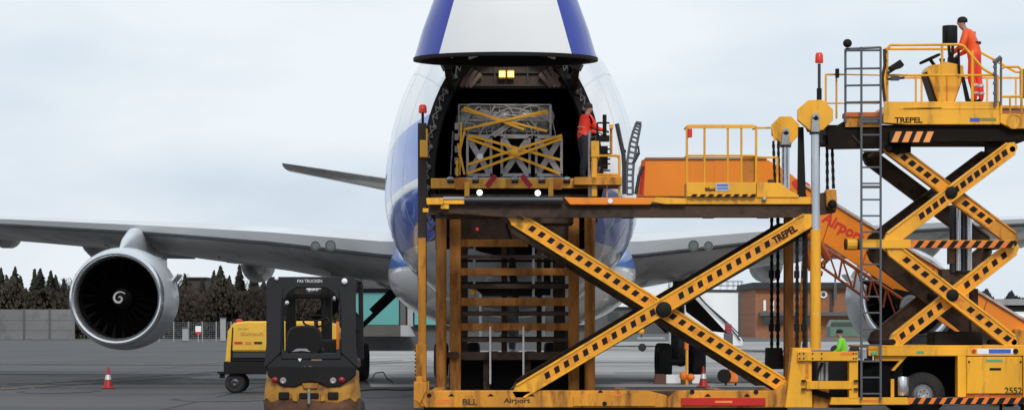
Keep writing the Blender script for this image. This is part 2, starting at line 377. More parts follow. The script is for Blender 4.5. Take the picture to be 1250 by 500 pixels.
# brown brick airport building
BRK = bpy.data.materials.new('brown_brick'); BRK.use_nodes = True
_t = BRK.node_tree; _b = _t.nodes['Principled BSDF']; _b.inputs['Roughness'].default_value = .9
_c = _t.nodes.new('ShaderNodeTexCoord'); _m = _t.nodes.new('ShaderNodeMapping'); _m.inputs['Rotation'].default_value = (R(90), 0, 0); _t.links.new(_c.outputs['Object'], _m.inputs[0])
_k = _t.nodes.new('ShaderNodeTexBrick'); _k.inputs['Scale'].default_value = 4; _k.inputs['Color1'].default_value = (.34, .14, .06, 1); _k.inputs['Color2'].default_value = (.26, .10, .05, 1); _k.inputs['Mortar'].default_value = (.2, .15, .12, 1); _k.inputs['Mortar Size'].default_value = .012
_t.links.new(_m.outputs[0], _k.inputs['Vector']); _t.links.new(_k.outputs[0], _b.inputs['Base Color'])
D = 185
t_ = thing('brick_building', 'brown brick building with round white framed windows behind the loader chains', 'building', (X(1000, D), D, 0))
MB().pb(922, 1130, 352, 412, D, 12).build('wall', BRK, t_)
MB().box(X(918, D), X(1134, D), D - .5, D + 12.4, Z(352, D), Z(344.5, D)).build('roof', mat('bitumen_roof', (.03, .03, .033), .8), t_)
for a in (1005, 1045, 1060): 
    wf = MB().lathe([(.01, 0), (.27, 0), (.27, .1), (.15, .1)], (X(a, D), D - .12, Z(359, D)), n=16).build('window', WHT, t_)
    MB().lathe([(.01, 0), (.15, 0), (.15, .02)], (X(a, D), D - .15, Z(359, D)), n=16).build('pane', GLS, wf)
MB().pb(928, 1128, 380.5, 385, D - 1.2, 1.18).build('canopy', DGW, t_)
for a in (932, 952, 985): MB().pb(a, a + 9, 386, 396, D - .06, .08).build('window', GLS, t_)
for a in (932, 942): MB().pb(a, a + 3, 366, 379, D - .07, .08).build('shutter', WHT, t_)
MB().pb(1013, 1017, 354, 380, D - .1, .12).build('downpipe', DST, t_)
MB().pt((1019.5, 344), (1019.5, 332), D, .06).build('antenna', DST, t_)
MB().pt((1019.5, 365), (1019.5, 345), D - .6, .12).build('lamp', DGW, t_)
t_ = thing('grey_annex', 'small grey flat roofed annex between storage tank and brick building', 'building', (X(916, 200), 200, 0))
MB().pb(912, 930, 352, 411, 200, 8).build('wall', mat('annex_wall', (.13, .12, .12), .85), t_)
MB().pb(911, 932, 350, 352.2, 199.6, 9).build('roof', DGW, t_)
MB().pb(914, 928, 386, 392, 199.9, .12).build('window', LGW, t_)
t_ = thing('parked_van', 'parked van with green roof below the round windows of the brick building', 'van', (X(1033, 165), 165, 0))
MB().pp([(1013, 411), (1013, 398), (1017, 390), (1049, 390), (1050, 411)], 165, 2).build('body', mat('van_green', (.10, .17, .12), .45), t_, bevel=.05)
MB().pb(1014.5, 1048, 393, 398, 164.97, .03).build('window', GLS, t_)
for a in (1020, 1043): MB().lathe([(.01, 0), (.33, 0), (.33, .25), (.01, .25)], (X(a, 165), 164.9, .33), n=16).build('wheel', RUB, t_)
t_ = thing('fuel_drum', 'small red drum standing in front of the storage tank foot', 'drum', (X(889, 150), 150, 0))
MB().lathe([(.01, 0), (.2, 0), (.22, .02), (.2, .04), (.2, .18), (.22, .2), (.2, .22), (.2, .36), (.22, .38), (.2, .4), (.2, .52), (.01, .52)], (X(889, 150), 150, 1.45), 'Z', n=20).build('drum_body', mat('faded_red', (.34, .035, .06), .6), t_, smooth=True)
MB().box(X(889, 150) - .25, X(889, 150) + .25, 149.75, 150.25, .0, 1.45).build('stand', DGW, t_)
# pale terminal strip at far right + long dark building
t_ = thing('pale_terminal', 'long pale low building below the wooded ridge at far right', 'building', (X(1260, 420), 420, 0))
MB().pb(1190, 1480, 364.5, 372, 420, 12).build('upper_wall', LGW, t_)
MB().pb(1192, 1478, 372, 380, 420.6, 11).build('recess', BLK, t_)
MB().pb(1190, 1480, 380, 404, 420, 12).build('lower_wall', WHT, t_)
for a in range(1200, 1470, 22): MB().pb(a, a + 10, 385, 389, 419.95, .1).build('window', GLS, t_)
t_ = thing('stored_trailer', 'dark trailer with white cover parked before the pale low building', 'trailer', (X(1230, 300), 300, 0))
MB().pb(1222, 1300, 383, 396, 300, 3).build('cover', WHT, t_, bevel=.1)
MB().pb(1222, 1300, 396, 404, 300.05, 2.8).build('chassis', BLK, t_)
for a in (1234, 1246, 1288): MB().lathe([(.01, 0), (.5, 0), (.5, .3), (.01, .3)], (X(a, 300), 299.9, .5), n=14).build('wheel', RUB, t_)

# ---- trees
LF = mat('conifer_needles', (.028, .030, .017), .95, dirt=.5, dcol=(.02, .02, .012), scale=1.0, var=.3)
LFB = mat('winter_twigs', (.075, .062, .052), .95, dirt=.4, dcol=(.04, .035, .03), scale=.5, var=.3)
BRKM = mat('bark', (.05, .038, .03), .95)
def conifer(name, x, y, h, wd, seed, label, group):
    rnd = random.Random(seed); t = thing(name, label, 'tree', (x, y, 0), group)
    MB().tube((x, y, 0), (x, y, h * .95), h * .016, 6, .03).build('trunk', BRKM, t)
    m = MB(); L = 44
    for k in range(L):
        f = k / L; z = h * (.1 + .89 * f); rad = wd / 2 * 2.5 * (1 - f) ** .8 * rnd.uniform(.85, 1.1) + .08
        n = int(12 + 16 * (1 - f))
        for i in range(n):
            a = rnd.uniform(0, 6.283); r = rad * rnd.uniform(.55, 1.05); dz = -rnd.uniform(.15, .6)
            tip = Vector((x + r * math.cos(a), y + r * math.sin(a), z + dz)); base = Vector((x, y, z + rnd.uniform(-.1, .3)))
            d = (tip - base); s_ = Vector((-math.sin(a), math.cos(a), 0)) * rnd.uniform(.14, .34)
            mid = base + d * .55
            m.add([base, mid + s_ + Vector((0, 0, -.15)), tip, mid - s_ + Vector((0, 0, .1))], [(0, 1, 2, 3)])
            m.add([mid + Vector((0, 0, .16)), mid + s_ * .6 + Vector((0, 0, -.2)), tip + Vector((0, 0, -.1)), mid - s_ * .6 + Vector((0, 0, -.25))], [(0, 1, 2, 3)])
    m.build('crown', LF, t, recalc=False); return t
def bare_tree(name, x, y, h, wd, seed, label, group):
    rnd = random.Random(seed); t = thing(name, label, 'tree', (x, y, 0), group); tr = MB(); tw = MB()
    tr.tube((x, y, 0), (x, y, h * .45), h * .022, 6, h * .015)
    def grow(p, d, L, r, lev):
        q = p + d * L; (tr if lev < 2 else tw).tube(p, q, r, 3 if lev > 1 else 5, r * .6, cap=False)
        if lev >= 5: return
        for _ in range(3 if lev > 0 else 6):
            v = Vector((rnd.gauss(0, .55), rnd.gauss(0, .55), rnd.uniform(.0, .7)))
            grow(p + d * L * rnd.uniform(.5, 1), (d + v).normalized(), L * rnd.uniform(.6, .85), max(r * .55, .022), lev + 1)
    grow(Vector((x, y, h * .25)), Vector((0, 0, 1)), h * .24, h * .014, 0)
    tr.build('trunk', BRKM, t, recalc=False); tw.build('crown', LFB, t, recalc=False); return t
ordn = ['first', 'second', 'third', 'fourth', 'fifth', 'sixth', 'seventh', 'eighth', 'ninth', 'tenth', 'eleventh', 'twelfth']
D = 430
GC = 'conifers in the treeline behind the apron'
for i, (px, top, wd) in enumerate([(1, 324, 2.6), (14, 323, 3.0), (34, 325, 2.4), (49, 326, 3.6), (58, 328, 3.0), (86, 331, 2.4)]):
    conifer('conifer_tree', X(px, D), D + i % 3 * 3, Z(top, D), wd, 10 + i, 'dark conifer above the grey barrier, %s from the left edge' % ordn[i], GC)
for i, (px, top, wd) in enumerate([(206, 331, 2.0), (223, 332, 2.2), (256, 327, 2.4), (269, 322, 4.0), (290, 320, 2.8), (303, 334, 2.6)]):
    conifer('conifer_tree', X(px, D), D + i % 3 * 3, Z(top, D), wd, 30 + i, 'dark conifer beyond the wire fence, %s to the right of the left engine' % ordn[i], GC)
for i, (px, top, wd) in enumerate([(8, 334, 2.6), (25, 335, 2.4), (42, 336, 2.6), (68, 334, 2.8), (78, 338, 2.4), (93, 334, 2.2)]):
    conifer('conifer_tree', X(px, D + 12), D + 12, Z(top, D + 12), wd, 110 + i, 'low dark back row conifer above the grey barrier, %s from the left edge' % ordn[i], GC)
for i, (px, top, wd) in enumerate([(214, 341, 2.2), (232, 343, 2.4), (247, 338, 2.4), (280, 334, 2.6), (312, 335, 3.0), (322, 339, 2.6)]):
    conifer('conifer_tree', X(px, D + 12), D + 12, Z(top, D + 12), wd, 130 + i, 'low dark back row conifer, %s to the right of the left engine' % ordn[i], GC)
GB = 'bare trees in the treeline behind the apron'
for i, (px, top) in enumerate([(8, 345), (27, 343), (44, 345), (64, 338), (74, 330), (84, 327), (98, 336)]):
    bare_tree('bare_tree', X(px, D), D + 6 + i % 2 * 4, Z(top, D), 5, 60 + i, 'brownish leafless tree behind the grey barrier, %s from the left edge' % ordn[i], GB)
for i, (px, top) in enumerate([(212, 330), (238, 338), (247, 340), (280, 335), (315, 334), (332, 336), (350, 338), (372, 338), (395, 340), (418, 342)]):
    bare_tree('bare_tree', X(px, D), D + 6 + i % 2 * 4, Z(top, D), 5, 80 + i, 'brownish leafless tree beyond the wire fence, %s to the right of the left engine' % ordn[i], GB)
# dense winter undergrowth: one uncountable mass
ug = MB(); rnd = random.Random(5)
for k in range(42000):
    px = rnd.uniform(-60, 440); y = D + rnd.uniform(-6, 26); h = rnd.uniform(0, 1) ** .7 * (8.6 + 1.6 * math.sin(px * .11) * math.sin(px * .037 + 1))
    if px < 92 and rnd.random() < .3: continue
    x = X(px, y); s_ = rnd.uniform(.12, .36); a = rnd.uniform(0, 3.14); u = Vector((math.cos(a), math.sin(a), rnd.uniform(-.5, .5))) * s_; v = Vector((rnd.uniform(-.3, .3), rnd.uniform(-.3, .3), 1)) * s_ * 1.3
    c = Vector((x, y, h)); ug.add([c - u, c + v, c + u * .7, c - v * .8], [(0, 1, 2, 3)])
tag(ug.build('undergrowth', mat('undergrowth_twigs', (.058, .043, .030), .95, dirt=.35, dcol=(.028, .024, .016), scale=.25, var=.35), recalc=False),
    'tangled dark brown winter undergrowth filling the treeline', 'undergrowth', kind='stuff')
D = 445
t_ = thing('farm_building', 'flat topped brown grey building showing above the undergrowth right of the left engine', 'building', (X(238, 470), 470, 0))
MB().box(X(228, 470), X(252, 470), 470, 480, 0, Z(340, 470)).build('wall', mat('brown_wall', (.06, .052, .048), .9), t_)
MB().box(X(227, 470), X(253, 470), 469.5, 480.5, Z(340, 470), Z(338, 470)).build('roof', mat('brown_roof', (.045, .04, .038), .9), t_)
# far wooded ridge on the right
rg = MB(); rnd = random.Random(9)
for k in range(9000):
    px = rnd.uniform(1060, 1560); y = 900 + rnd.uniform(0, 60); top = 9 + 2.5 * math.sin(px * .05) + 2 * math.sin(px * .21)
    f = rnd.random() ** .7; x = X(px, y); h = f * (top + 4.5); s_ = rnd.uniform(.8, 2.2) * (1.1 - .5 * f)
    a = rnd.uniform(0, 3.14); u = Vector((math.cos(a), math.sin(a), 0)) * s_
    c = Vector((x, y, h)); rg.add([c - u, c + Vector((0, 0, s_ * 2)), c + u, c - Vector((0, 0, s_))], [(0, 1, 2, 3)])
tag(rg.build('wooded_ridge', mat('ridge_forest', (.022, .032, .036), .95, dirt=.4, dcol=(.012, .018, .02), scale=.1, var=.3), recalc=False), 'dark far off conifer forest along the horizon at right', 'forest', kind='stuff')
hl = MB(); 
hl.prism([(X(1040, 930), 0), (X(1600, 930), 0), (X(1600, 930), 12), (X(1300, 930), 13), (X(1190, 930), 10), (X(1090, 930), 4)], 930, 1000)
tag(hl.build('hills', mat('ridge_ground', (.02, .028, .03), .95)), kind='structure')
# ================================================================= CARGO AIRCRAFT
AC = thing('cargo_aircraft', 'large white and blue four engined cargo jet with its nose door raised open', 'aircraft', (0, 56.8, 0))
def livery(name, kind):
    m = mat(name, (.90, .905, .91), .2, dirt=.12, dcol=(.66, .66, .66), scale=.5, var=.03, coat=.6); t = m.node_tree; b = t.nodes['Principled BSDF']
    src = b.inputs['Base Color'].links[0].from_socket
    c = t.nodes.new('ShaderNodeTexCoord'); s = t.nodes.new('ShaderNodeSeparateXYZ'); t.links.new(c.outputs['Object'], s.inputs[0])
    def M(op, a, b_=None, c_=None):
        n = t.nodes.new('ShaderNodeMath'); n.operation = op
        for i, q in enumerate((a, b_, c_)):
            if q is None: continue
            if isinstance(q, (int, float)): n.inputs[i].default_value = q
            else: t.links.new(q, n.inputs[i])
        return n.outputs[0]
    x, y, z = s.outputs; ax = M('ABSOLUTE', x)
    if kind == 'fuselage':
        top = M('LESS_THAN', z, M('SUBTRACT', M('MULTIPLY_ADD', y, -.09, 6.5), M('MULTIPLY', M('GREATER_THAN', x, 0), 1.35)))
        low = M('GREATER_THAN', z, M('MULTIPLY_ADD', y, -.03, 3.75))
        st = M('ABSOLUTE', M('SUBTRACT', z, M('MULTIPLY_ADD', y, -.07, 5.0)))
        nost = M('GREATER_THAN', st, .10)
        f = M('MULTIPLY', M('MULTIPLY', top, low), M('MULTIPLY', nost, M('LESS_THAN', y, 11)))
        col = (.045, .15, .68, 1)
    elif kind == 'visor':
        f = M('GREATER_THAN', M('ABSOLUTE', M('ADD', x, .13)), M('MULTIPLY_ADD', z, -.29, 1.30 + .29 * 7.2)); col = (.014, .04, .36, 1); b.inputs['Coat Weight'].default_value = .15; b.inputs['Roughness'].default_value = .35
    else:
        f = M('MULTIPLY', M('LESS_THAN', z, 4.72), M('GREATER_THAN', z, 3.45)); col = (.09, .27, .82, 1)
    mx = t.nodes.new('ShaderNodeMixRGB'); mx.inputs[2].default_value = col
    t.links.new(f, mx.inputs[0]); t.links.new(src, mx.inputs[1]); t.links.new(mx.outputs[0], b.inputs['Base Color'])
    return m
LIVF = livery('fuselage_livery', 'fuselage'); LIVV = livery('visor_livery', 'visor'); LIVB = livery('fairing_livery', 'fairing')
def ring(D, hw, zb, zt, zc=5.0, n=56, inset=0, p=1.0):
    r = []
    for i in range(n):
        a = 2 * math.pi * i / n; cx, sx = math.cos(a), math.sin(a)
        r.append(Vector(((hw - inset) * math.copysign(abs(cx) ** p, cx), D, zc + ((zt - zc - inset) if sx > 0 else (zc - zb - inset)) * sx)))
    return r
ST = [(56.8, 2.01, 3.35, 8.3), (57.6, 2.25, 3.1, 8.65), (58.6, 2.5, 2.85, 8.95), (60, 2.78, 2.6, 9.3), (62, 3.03, 2.32, 9.6), (64.5, 3.2, 2.1, 9.8), (68, 3.25, 2.0, 9.9), (76, 3.25, 2.0, 9.9),
      (82, 3.25, 2.0, 9.7), (88, 3.25, 2.0, 9.0), (96, 3.25, 2.0, 8.6), (106, 3.1, 2.3, 8.5), (114, 2.5, 3.3, 8.45), (120, 1.8, 4.4, 8.4), (126, .9, 6.1, 8.2), (129, .35, 7.0, 8.0)]
MB().loft([ring(*s) for s in ST], c1=True).build('fuselage', LIVF, AC, smooth=True, angle=60)
# raised nose door ring frame + dark hold
fr = MB().loft([ring(56.8, 2.01, 3.35, 8.3), ring(56.74, 2.03, 3.33, 8.32), ring(56.74, 1.72, 3.6, 8.0), ring(57.3, 1.70, 3.62, 7.98)])
fr.build('door_frame', BLK, AC, smooth=True)
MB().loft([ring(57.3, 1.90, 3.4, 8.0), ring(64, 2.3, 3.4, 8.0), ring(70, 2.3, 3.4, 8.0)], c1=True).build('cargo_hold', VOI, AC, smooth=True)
BHB = mat('brown_bulkhead', (.085, .05, .035), .7, dirt=.4)
bh = MB(); bh.pp([(556, 62), (690, 62), (697, 104), (690, 108), (555, 108), (549, 104)], 57.25, .1); 
bh.build('bulkhead', BHB, AC)
bb = MB()
for a in (582, 603, 643, 664): bb.pb(a, a + 2, 76, 106, 57.18, .06)
bb.pb(566, 680, 103, 105, 57.16, .08); bb.pb(586, 660, 88, 89.3, 57.17, .06)
bb.build('bulkhead_rib', DST, AC)
for s_ in (-1, 1):
    k = MB()
    for i in range(3): k.bar(P(623 + s_ * (60 - i * 5), 106, 57.1), P(623 + s_ * (48 - i * 6), 82 + i * 4, 57.1), .09, .05)
    k.bar(P(623 + s_ * 66, 84, 57.1), P(623 + s_ * 44, 104, 57.1), .12, .04)
    k.build('hinge_bracket', mat('pinkish_primer', (.20, .13, .11), .6, dirt=.5), AC)
LMP = emis('bay_lamp', (1, .78, .2), 1.6)
for px in (613, 623.5):
    l = MB().pb(px - 4.6, px + 4.6, 85.5, 96, 57.0, .15).build('bay_light', mat('lamp_housing', (.75, .5, .08), .4), AC, bevel=.02)
    MB().pb(px - 3.6, px + 3.6, 87, 94, 56.985, .02).build('lens', LMP, l)
# lattice on both sides of the opening
for s_ in (-1, 1):
    m = MB(); rnd = random.Random(4)
    prev = None
    for k in range(22):
        a = R(64 - k * 4.2)
        o_ = Vector((s_ * 1.96 * math.cos(a), 56.70, 5 + 3.25 * math.sin(a))); i_ = Vector((s_ * 1.84 * math.cos(a), 56.70, 5 + 3.10 * math.sin(a)))
        if k and k < 21:
            m.tube(prev[0], i_, .016, 4); 
            if k % 2: m.tube(prev[1], o_, .02, 4)
        m.tube(o_, i_, .018, 4); prev = (o_, i_)
        if k % 2 == 0: m.ball(i_ + Vector((0, -.02, .02)), .05, .04, .06, 6, 4)
    m.build('latch_lattice', LAT, AC)
hy = MB()
for s_ in (-1, 1):
    hy.bar((s_ * 1.30, 54.05, 7.30), (s_ * 1.42, 56.75, 7.55), .30, .16); hy.bar((s_ * 1.05, 53.9, 7.6), (s_ * .9, 56.9, 7.9), .25, .3)
    hy.bar((s_ * 1.36, 54.2, 7.25), (s_ * 1.36, 56.7, 7.05), .14, .12)
hy.build('hinge_arm', BLK, AC)
fl = MB().box(-1.62, 1.62, 56.78, 64, 4.72, 4.9); fl.build('hold_floor', DST, AC)
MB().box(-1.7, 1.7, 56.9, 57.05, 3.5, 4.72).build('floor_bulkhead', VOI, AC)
# visor
def vring(z, cy, hx, hy_, n=48, ins=0): return [Vector((-.13 + (hx - ins) * math.cos(2 * math.pi * i / n), cy + (hy_ - ins) * math.sin(2 * math.pi * i / n), z)) for i in range(n)]
VS = [(7.20, 52.1, 1.855, 2.0), (7.75, 52.0, 1.69, 1.96), (8.4, 51.85, 1.44, 1.84), (9.1, 51.7, 1.16, 1.60), (9.8, 51.6, .85, 1.23), (10.4, 51.55, .52, .76), (10.75, 51.5, .2, .3), (10.8, 51.5, .02, .03)]
rr_ = [vring(*v) for v in VS]
for i, p in enumerate(rr_[0]): p.z += .045 * (p.y - 52.1) + .03
MB().loft(rr_).build('nose_door', LIVV, AC, smooth=True, angle=60)
r0 = [p.copy() for p in rr_[0]]
def off(r, k, dz): return [Vector((-.13 + (p.x + .13) * k, 52.1 + (p.y - 52.1) * k, p.z + dz)) for p in r]
MB().loft([off(r0, 1.0, 0), off(r0, 1.012, -.005), off(r0, 1.012, -.07), off(r0, .93, -.07), off(r0, .90, .12), off(r0, .80, .55), off(r0, .5, 1.0)], c1=True).build('nose_door_rim', BLK, AC, smooth=True)
vb = MB()
for s_ in (-1, 1):
    for dx in (.62, .8): vb.prism([(s_ * dx, 7.13), (s_ * (dx + .16), 7.13), (s_ * (dx + .08), 7.22)], 50.6, 50.68)
    vb.bar((s_ * .5, 50.7, 7.2), (s_ * .85, 50.9, 7.1), .05, .05); vb.bar((s_ * 1.2, 51, 7.12), (s_ * 1.15, 51, 7.24), .04, .04)
vb.build('latch_fitting', WHT, AC)
mat('joint_grey', (.60, .61, .63), .6)
pj = MB()
for s in ((58.6, 2.5, 2.85, 8.95), (60.7, 2.87, 2.5, 9.4), (63, 3.12, 2.22, 9.68), (66, 3.23, 2.05, 9.85)):
    q_ = ring(*s); pj.path([p for p in q_], .006, 4); pj.tube(q_[-1], q_[0], .006, 4)
for i in (6, 14, 22, 50, 34): pj.path([ring(*s)[i] for s in ST[:7]], .005, 4)
pj.build('panel_joint', MATS['joint_grey'], AC)
# wing to body fairing
FS = [(69, 2.2, 2.3, 4.6), (71, 3.0, 1.95, 4.9), (74, 3.55, 1.75, 5.1), (78, 3.78, 1.65, 5.0), (90, 3.8, 1.65, 4.6), (98, 3.3, 1.85, 4.3), (104, 2.2, 2.3, 4.0)]
MB().loft([ring(a, b, c_, d, zc=3.4, p=.8) for a, b, c_, d in FS], c0=True, c1=True).build('wing_fairing', LIVB, AC, smooth=True, angle=60)
# wings
def foil(x, yl, zl, yt, zt, th, n=26):
    ps = []; ch = math.hypot(yt - yl, zt - zl); zl += .26 * th * ch
    for i in range(n):
        a = 2 * math.pi * i / n; u = (1 - math.cos(a)) / 2      # 0..1..0
        t_ = 5 * th * (.2969 * math.sqrt(u) - .126 * u - .3516 * u * u + .2843 * u ** 3 - .1015 * u ** 4) * ch
        up = .5 if a < math.pi else -1.2
        ps.append(Vector((x, yl + (yt - yl) * u, zl + (zt - zl) * u + up * t_ + .25 * th * ch * u * (1 - u))))
    return ps
WS = [(2.6, 75.0, 3.72, 92, 3.25, .12), (3.9, 76.2, 3.86, 91.8, 3.35, .115), (7.5, 79.4, 4.36, 92.6, 3.92, .105), (11.7, 83.0, 4.80, 94, 4.45, .095), (17, 87.5, 5.25, 97, 4.95, .085), (22, 91.8, 5.65, 99.5, 5.35, .08), (28, 97, 6.3, 102.8, 5.95, .075), (32.3, 100.7, 6.9, 104.6, 6.7, .07)]
for s_ in (-1, 1):
    wg = MB().loft([foil(s_ * a, *b) for a, *b in WS], c0=True, c1=True).build('wing', WNG, AC, smooth=True, angle=50)
    # slats: bright leading edge strip standing a little proud
    sl_ = MB(); rings = []
    for a, yl, zl, yt, zt, th in WS:
        f = foil(s_ * a, yl, zl, yt, zt, th); ch = yt - yl; k = [f[i] for i in (25, 0, 1, 2, 3)]
        c_ = Vector((s_ * a, yl + ch * .1, zl)); rings.append([c_ + (q - c_) * 1.03 + Vector((0, -.10, -.02)) for q in k])
    sl_.loft(rings, closed=False); so_ = sl_.build('slat', mat('slat_paint', (.66, .68, .70), .3, dirt=.2, dcol=(.4, .4, .4), coat=.2, scale=.7), wg, smooth=True)
    sg = MB()
    for r1, r2 in zip(rings, rings[1:]): sg.tube(r1[0] + Vector((0, 0, -.03)), r2[0] + Vector((0, 0, -.03)), .06, 5)
    sg.build('slat_gap', DST, wg)
    # panel joints, underside
    pj = MB()
    for a, b in ((.5, 0), (1.5, 0), (2.5, 0), (3.4, 0), (4.5, 0)):
        i = int(a); f = a - i
        def lerp(i, f, k): return foil(0, *WS[i][1:])[k].lerp(foil(0, *WS[i + 1][1:])[k], f)
        xx = s_ * (WS[i][0] * (1 - f) + WS[i + 1][0] * f); ks = [22, 20, 18, 16, 15]
        q = [lerp(i, f, k) + Vector((xx, 0, -.01)) for k in ks]
        pj.path(q, .018, 4)
    pj.build('panel_joint', DST, wg)
    for px, rad in ((385, .13), (404, .155)):
        q = Vector((s_ * (625 - px) / FOC * 76.6, 77.0 - .25 + (404 - px) * .012, Z(300, 77)))
        l = MB().lathe([(.001, 0), (rad * .8, .0), (rad, .04), (rad, .3)], q + Vector((0, -.35, 0)), n=20).build('landing_light', mat('lamp_glass', (.12, .15, .145), .25), wg, smooth=True)
        MB().lathe([(rad, 0), (rad + .008, 0), (rad + .008, .25)], q + Vector((0, -.36, 0)), n=20).build('bezel', WNG, l)
    # flap track fairings
    for px, py, yt, rad, ln_ in ((311, 322, 92.3, .60, 6.0), (116, 296, 95, .56, 5.5), (0, 284, 98, .52, 5.2), (-105, 266, 100, .48, 4.6)):
        D = yt; cxx = s_ * (625 - px) / FOC * (D - 1.5); zc_ = Z(py, D - 1.0) - .45
        pr = [(.02, -ln_ * .62), (rad * .35, -ln_ * .56), (rad * .72, -ln_ * .4), (rad, -ln_ * .12), (rad * .95, ln_ * .1), (rad * .55, ln_ * .3), (.03, ln_ * .38)]
        m = MB(); rings = []
        for r, t_ in pr: rings.append([Vector((cxx + r * .95 * math.cos(2 * math.pi * i / 18), D + t_, zc_ + .45 + r * 1.1 * math.sin(2 * math.pi * i / 18) * (1 if math.sin(2 * math.pi * i / 18) < 0 else .6))) for i in range(18)])
        m.loft(rings, c0=True, c1=True).build('flap_track_fairing', WNG, wg, smooth=True, angle=60)
    D = 93.6; m = MB(); xa, xb = s_ * (625 - 238) / FOC * D, s_ * (625 - 186) / FOC * D
    m.add([(xa, D, Z(316, D)), (xb, D, Z(315, D)), (xb, D - 1.4, Z(298, D) ), (xa, D - 1.4, Z(298, D)), (xa, D + .15, Z(313, D)), (xb, D + .15, Z(312, D)), (xb, D - 1.2, Z(294, D)), (xa, D - 1.2, Z(294, D))],
          [(0, 1, 2, 3), (4, 5, 6, 7), (0, 1, 5, 4), (1, 2, 6, 5), (2, 3, 7, 6), (3, 0, 4, 7)])
    m.build('aileron', WNG, wg)
# engines
for s_ in (-1, 1):
    for (ex, ey, ez) in ((12.2, 79.0, Z(363.5, 79)), (20.9, 87.5, 3.35)):
        c_ = Vector((s_ * ex, ey, ez)); 
        e = MB().lathe([(1.47, .22), (1.54, .6), (1.60, 1.2), (1.62, 1.9), (1.58, 2.8), (1.45, 3.8), (1.30, 4.6), (1.24, 4.6), (1.1, 4.2)], c_, n=56).build('engine_nacelle', NAC, AC, smooth=True, angle=60)
        MB().lathe([(1.24, .45), (1.25, .25), (1.28, .1), (1.33, .01), (1.38, -.02), (1.43, .02), (1.465, .12), (1.475, .225)], c_, n=56).build('intake_lip', LIP, e, smooth=True, angle=60)
        MB().lathe([(1.24, .45), (1.24, 1.35), (.02, 1.36)], c_, n=40).build('intake_duct', VOI, e, smooth=True)
        fb = MB()
        for k in range(22):
            a = 2 * math.pi * k / 22; ca, sa = math.cos(a), math.sin(a); tx, tz = -sa, ca
            q = lambda r, w_, dy: c_ + Vector((r * ca + w_ * tx, 1.15 + dy, r * sa + w_ * tz))
            fb.add([q(.3, -.03, 0), q(.8, -.09, -.02), q(1.2, -.02, 0), q(1.2, .16, .14), q(.8, .1, .14), q(.3, .06, .12)], [(0, 1, 2, 3, 4, 5)])
        fb.build('fan_blades', mat('fan_blade', (.002, .002, .002), 1, spec=0), e, recalc=False)  # near-black blades: shade inside the intake put into their colour
        sp = MB().lathe([(.001, .72), (.06, .74), (.18, .88), (.28, 1.06), (.34, 1.25)], c_, n=28).build('spinner', mat('spinner_black', (.008, .008, .008), .6, spec=.2), e, smooth=True)
        sw = MB(); pp_ = []
        for k in range(26):
            f = k / 25; a = R(110) - f * R(430); r = .03 + .19 * f ** .9; pp_.append(c_ + Vector((r * math.cos(a) - .02, .735 + 1.05 * (r ** 1.25) - .05, r * math.sin(a))))
        for k, (p_, q_) in enumerate(zip(pp_, pp_[1:])): sw.tube(p_, q_, .016 + .022 * math.sin(math.pi * (k + .5) / 26), 5)
        sw.build('spinner_swirl', mat('swirl_white', (.5, .5, .5), .6), sp)
        MB().lathe([(1.0, 3.4), (.85, 4.8), (.62, 5.9), (.55, 5.9), (.4, 5.4), (.02, 6.6)], c_, n=28).build('exhaust_cone', DST, e, smooth=True)
        for rr2, yy in ((1.602, 1.25), (1.585, 2.75)): MB().lathe([(rr2 - .01, yy - .012), (rr2 + .002, yy - .012), (rr2 + .002, yy + .012), (rr2 - .01, yy + .012)], c_, n=56).build('cowl_joint', MATS['joint_grey'], e)
        zl = c_.z
        # pylon leans up and inboard-ahead of the wing
        m = MB(); secs = []
        for yy, z0, z1, w_ in ((ey + 1.0, zl + 1.52, zl + 1.58, .06), (ey + 2.0, zl + 1.45, zl + 1.95, .16), (ey + 3.6, zl + 1.3, zl + 2.3, .27), (ey + 5.2, zl + 1.0, zl + 2.35, .32), (ey + 8, zl + .9, zl + 1.9, .3), (ey + 11, zl + 1.0, zl + 1.7, .1)):
            secs.append([Vector((c_.x + w_ * math.cos(a), yy, (z0 + z1) / 2 + (z1 - z0) / 2 * math.copysign(abs(math.sin(a)) ** .7, math.sin(a)))) for a in [2 * math.pi * i / 16 for i in range(16)]])
        m.loft(secs, c0=True, c1=True).build('pylon', NAC, e, smooth=True, angle=60)
        MB().prism([(c_.x - s_ * 1.52, zl + .55), (c_.x - s_ * 1.66, zl + .72), (c_.x - s_ * 1.68, zl + .78), (c_.x - s_ * 1.48, zl + .62)], ey + 1.6, ey + 2.9).build('strake', NAC, e)
# tail
def flat(secs):
    return MB().loft([foil(x, *b, n=18) for x, *b in secs], c0=True, c1=True)
for s_ in (-1, 1):
    flat([(s_ * 1.0, 113, 7.6, 123.5, 7.5, .08), (s_ * 5.8, 117.4, 8.45, 124.6, 8.35, .07), (s_ * 10.9, 121.5, 9.5, 125.5, 9.4, .05)]).build('tailplane', WNG, AC, smooth=True, angle=50)
fn_ = MB(); rings = []
for z_, yl, yt, th in ((8.0, 108, 123, .1), (11, 111.5, 124, .09), (18.9, 120.5, 127, .08)):
    f = foil(0, yl, 0, yt, 0, th, 18); rings.append([Vector((p.z, p.y, z_)) for p in f])
fn_.loft(rings, c0=True, c1=True).build('tail_fin', mat('fin_blue', (.035, .12, .58), .3, coat=.2), AC, smooth=True, angle=50)
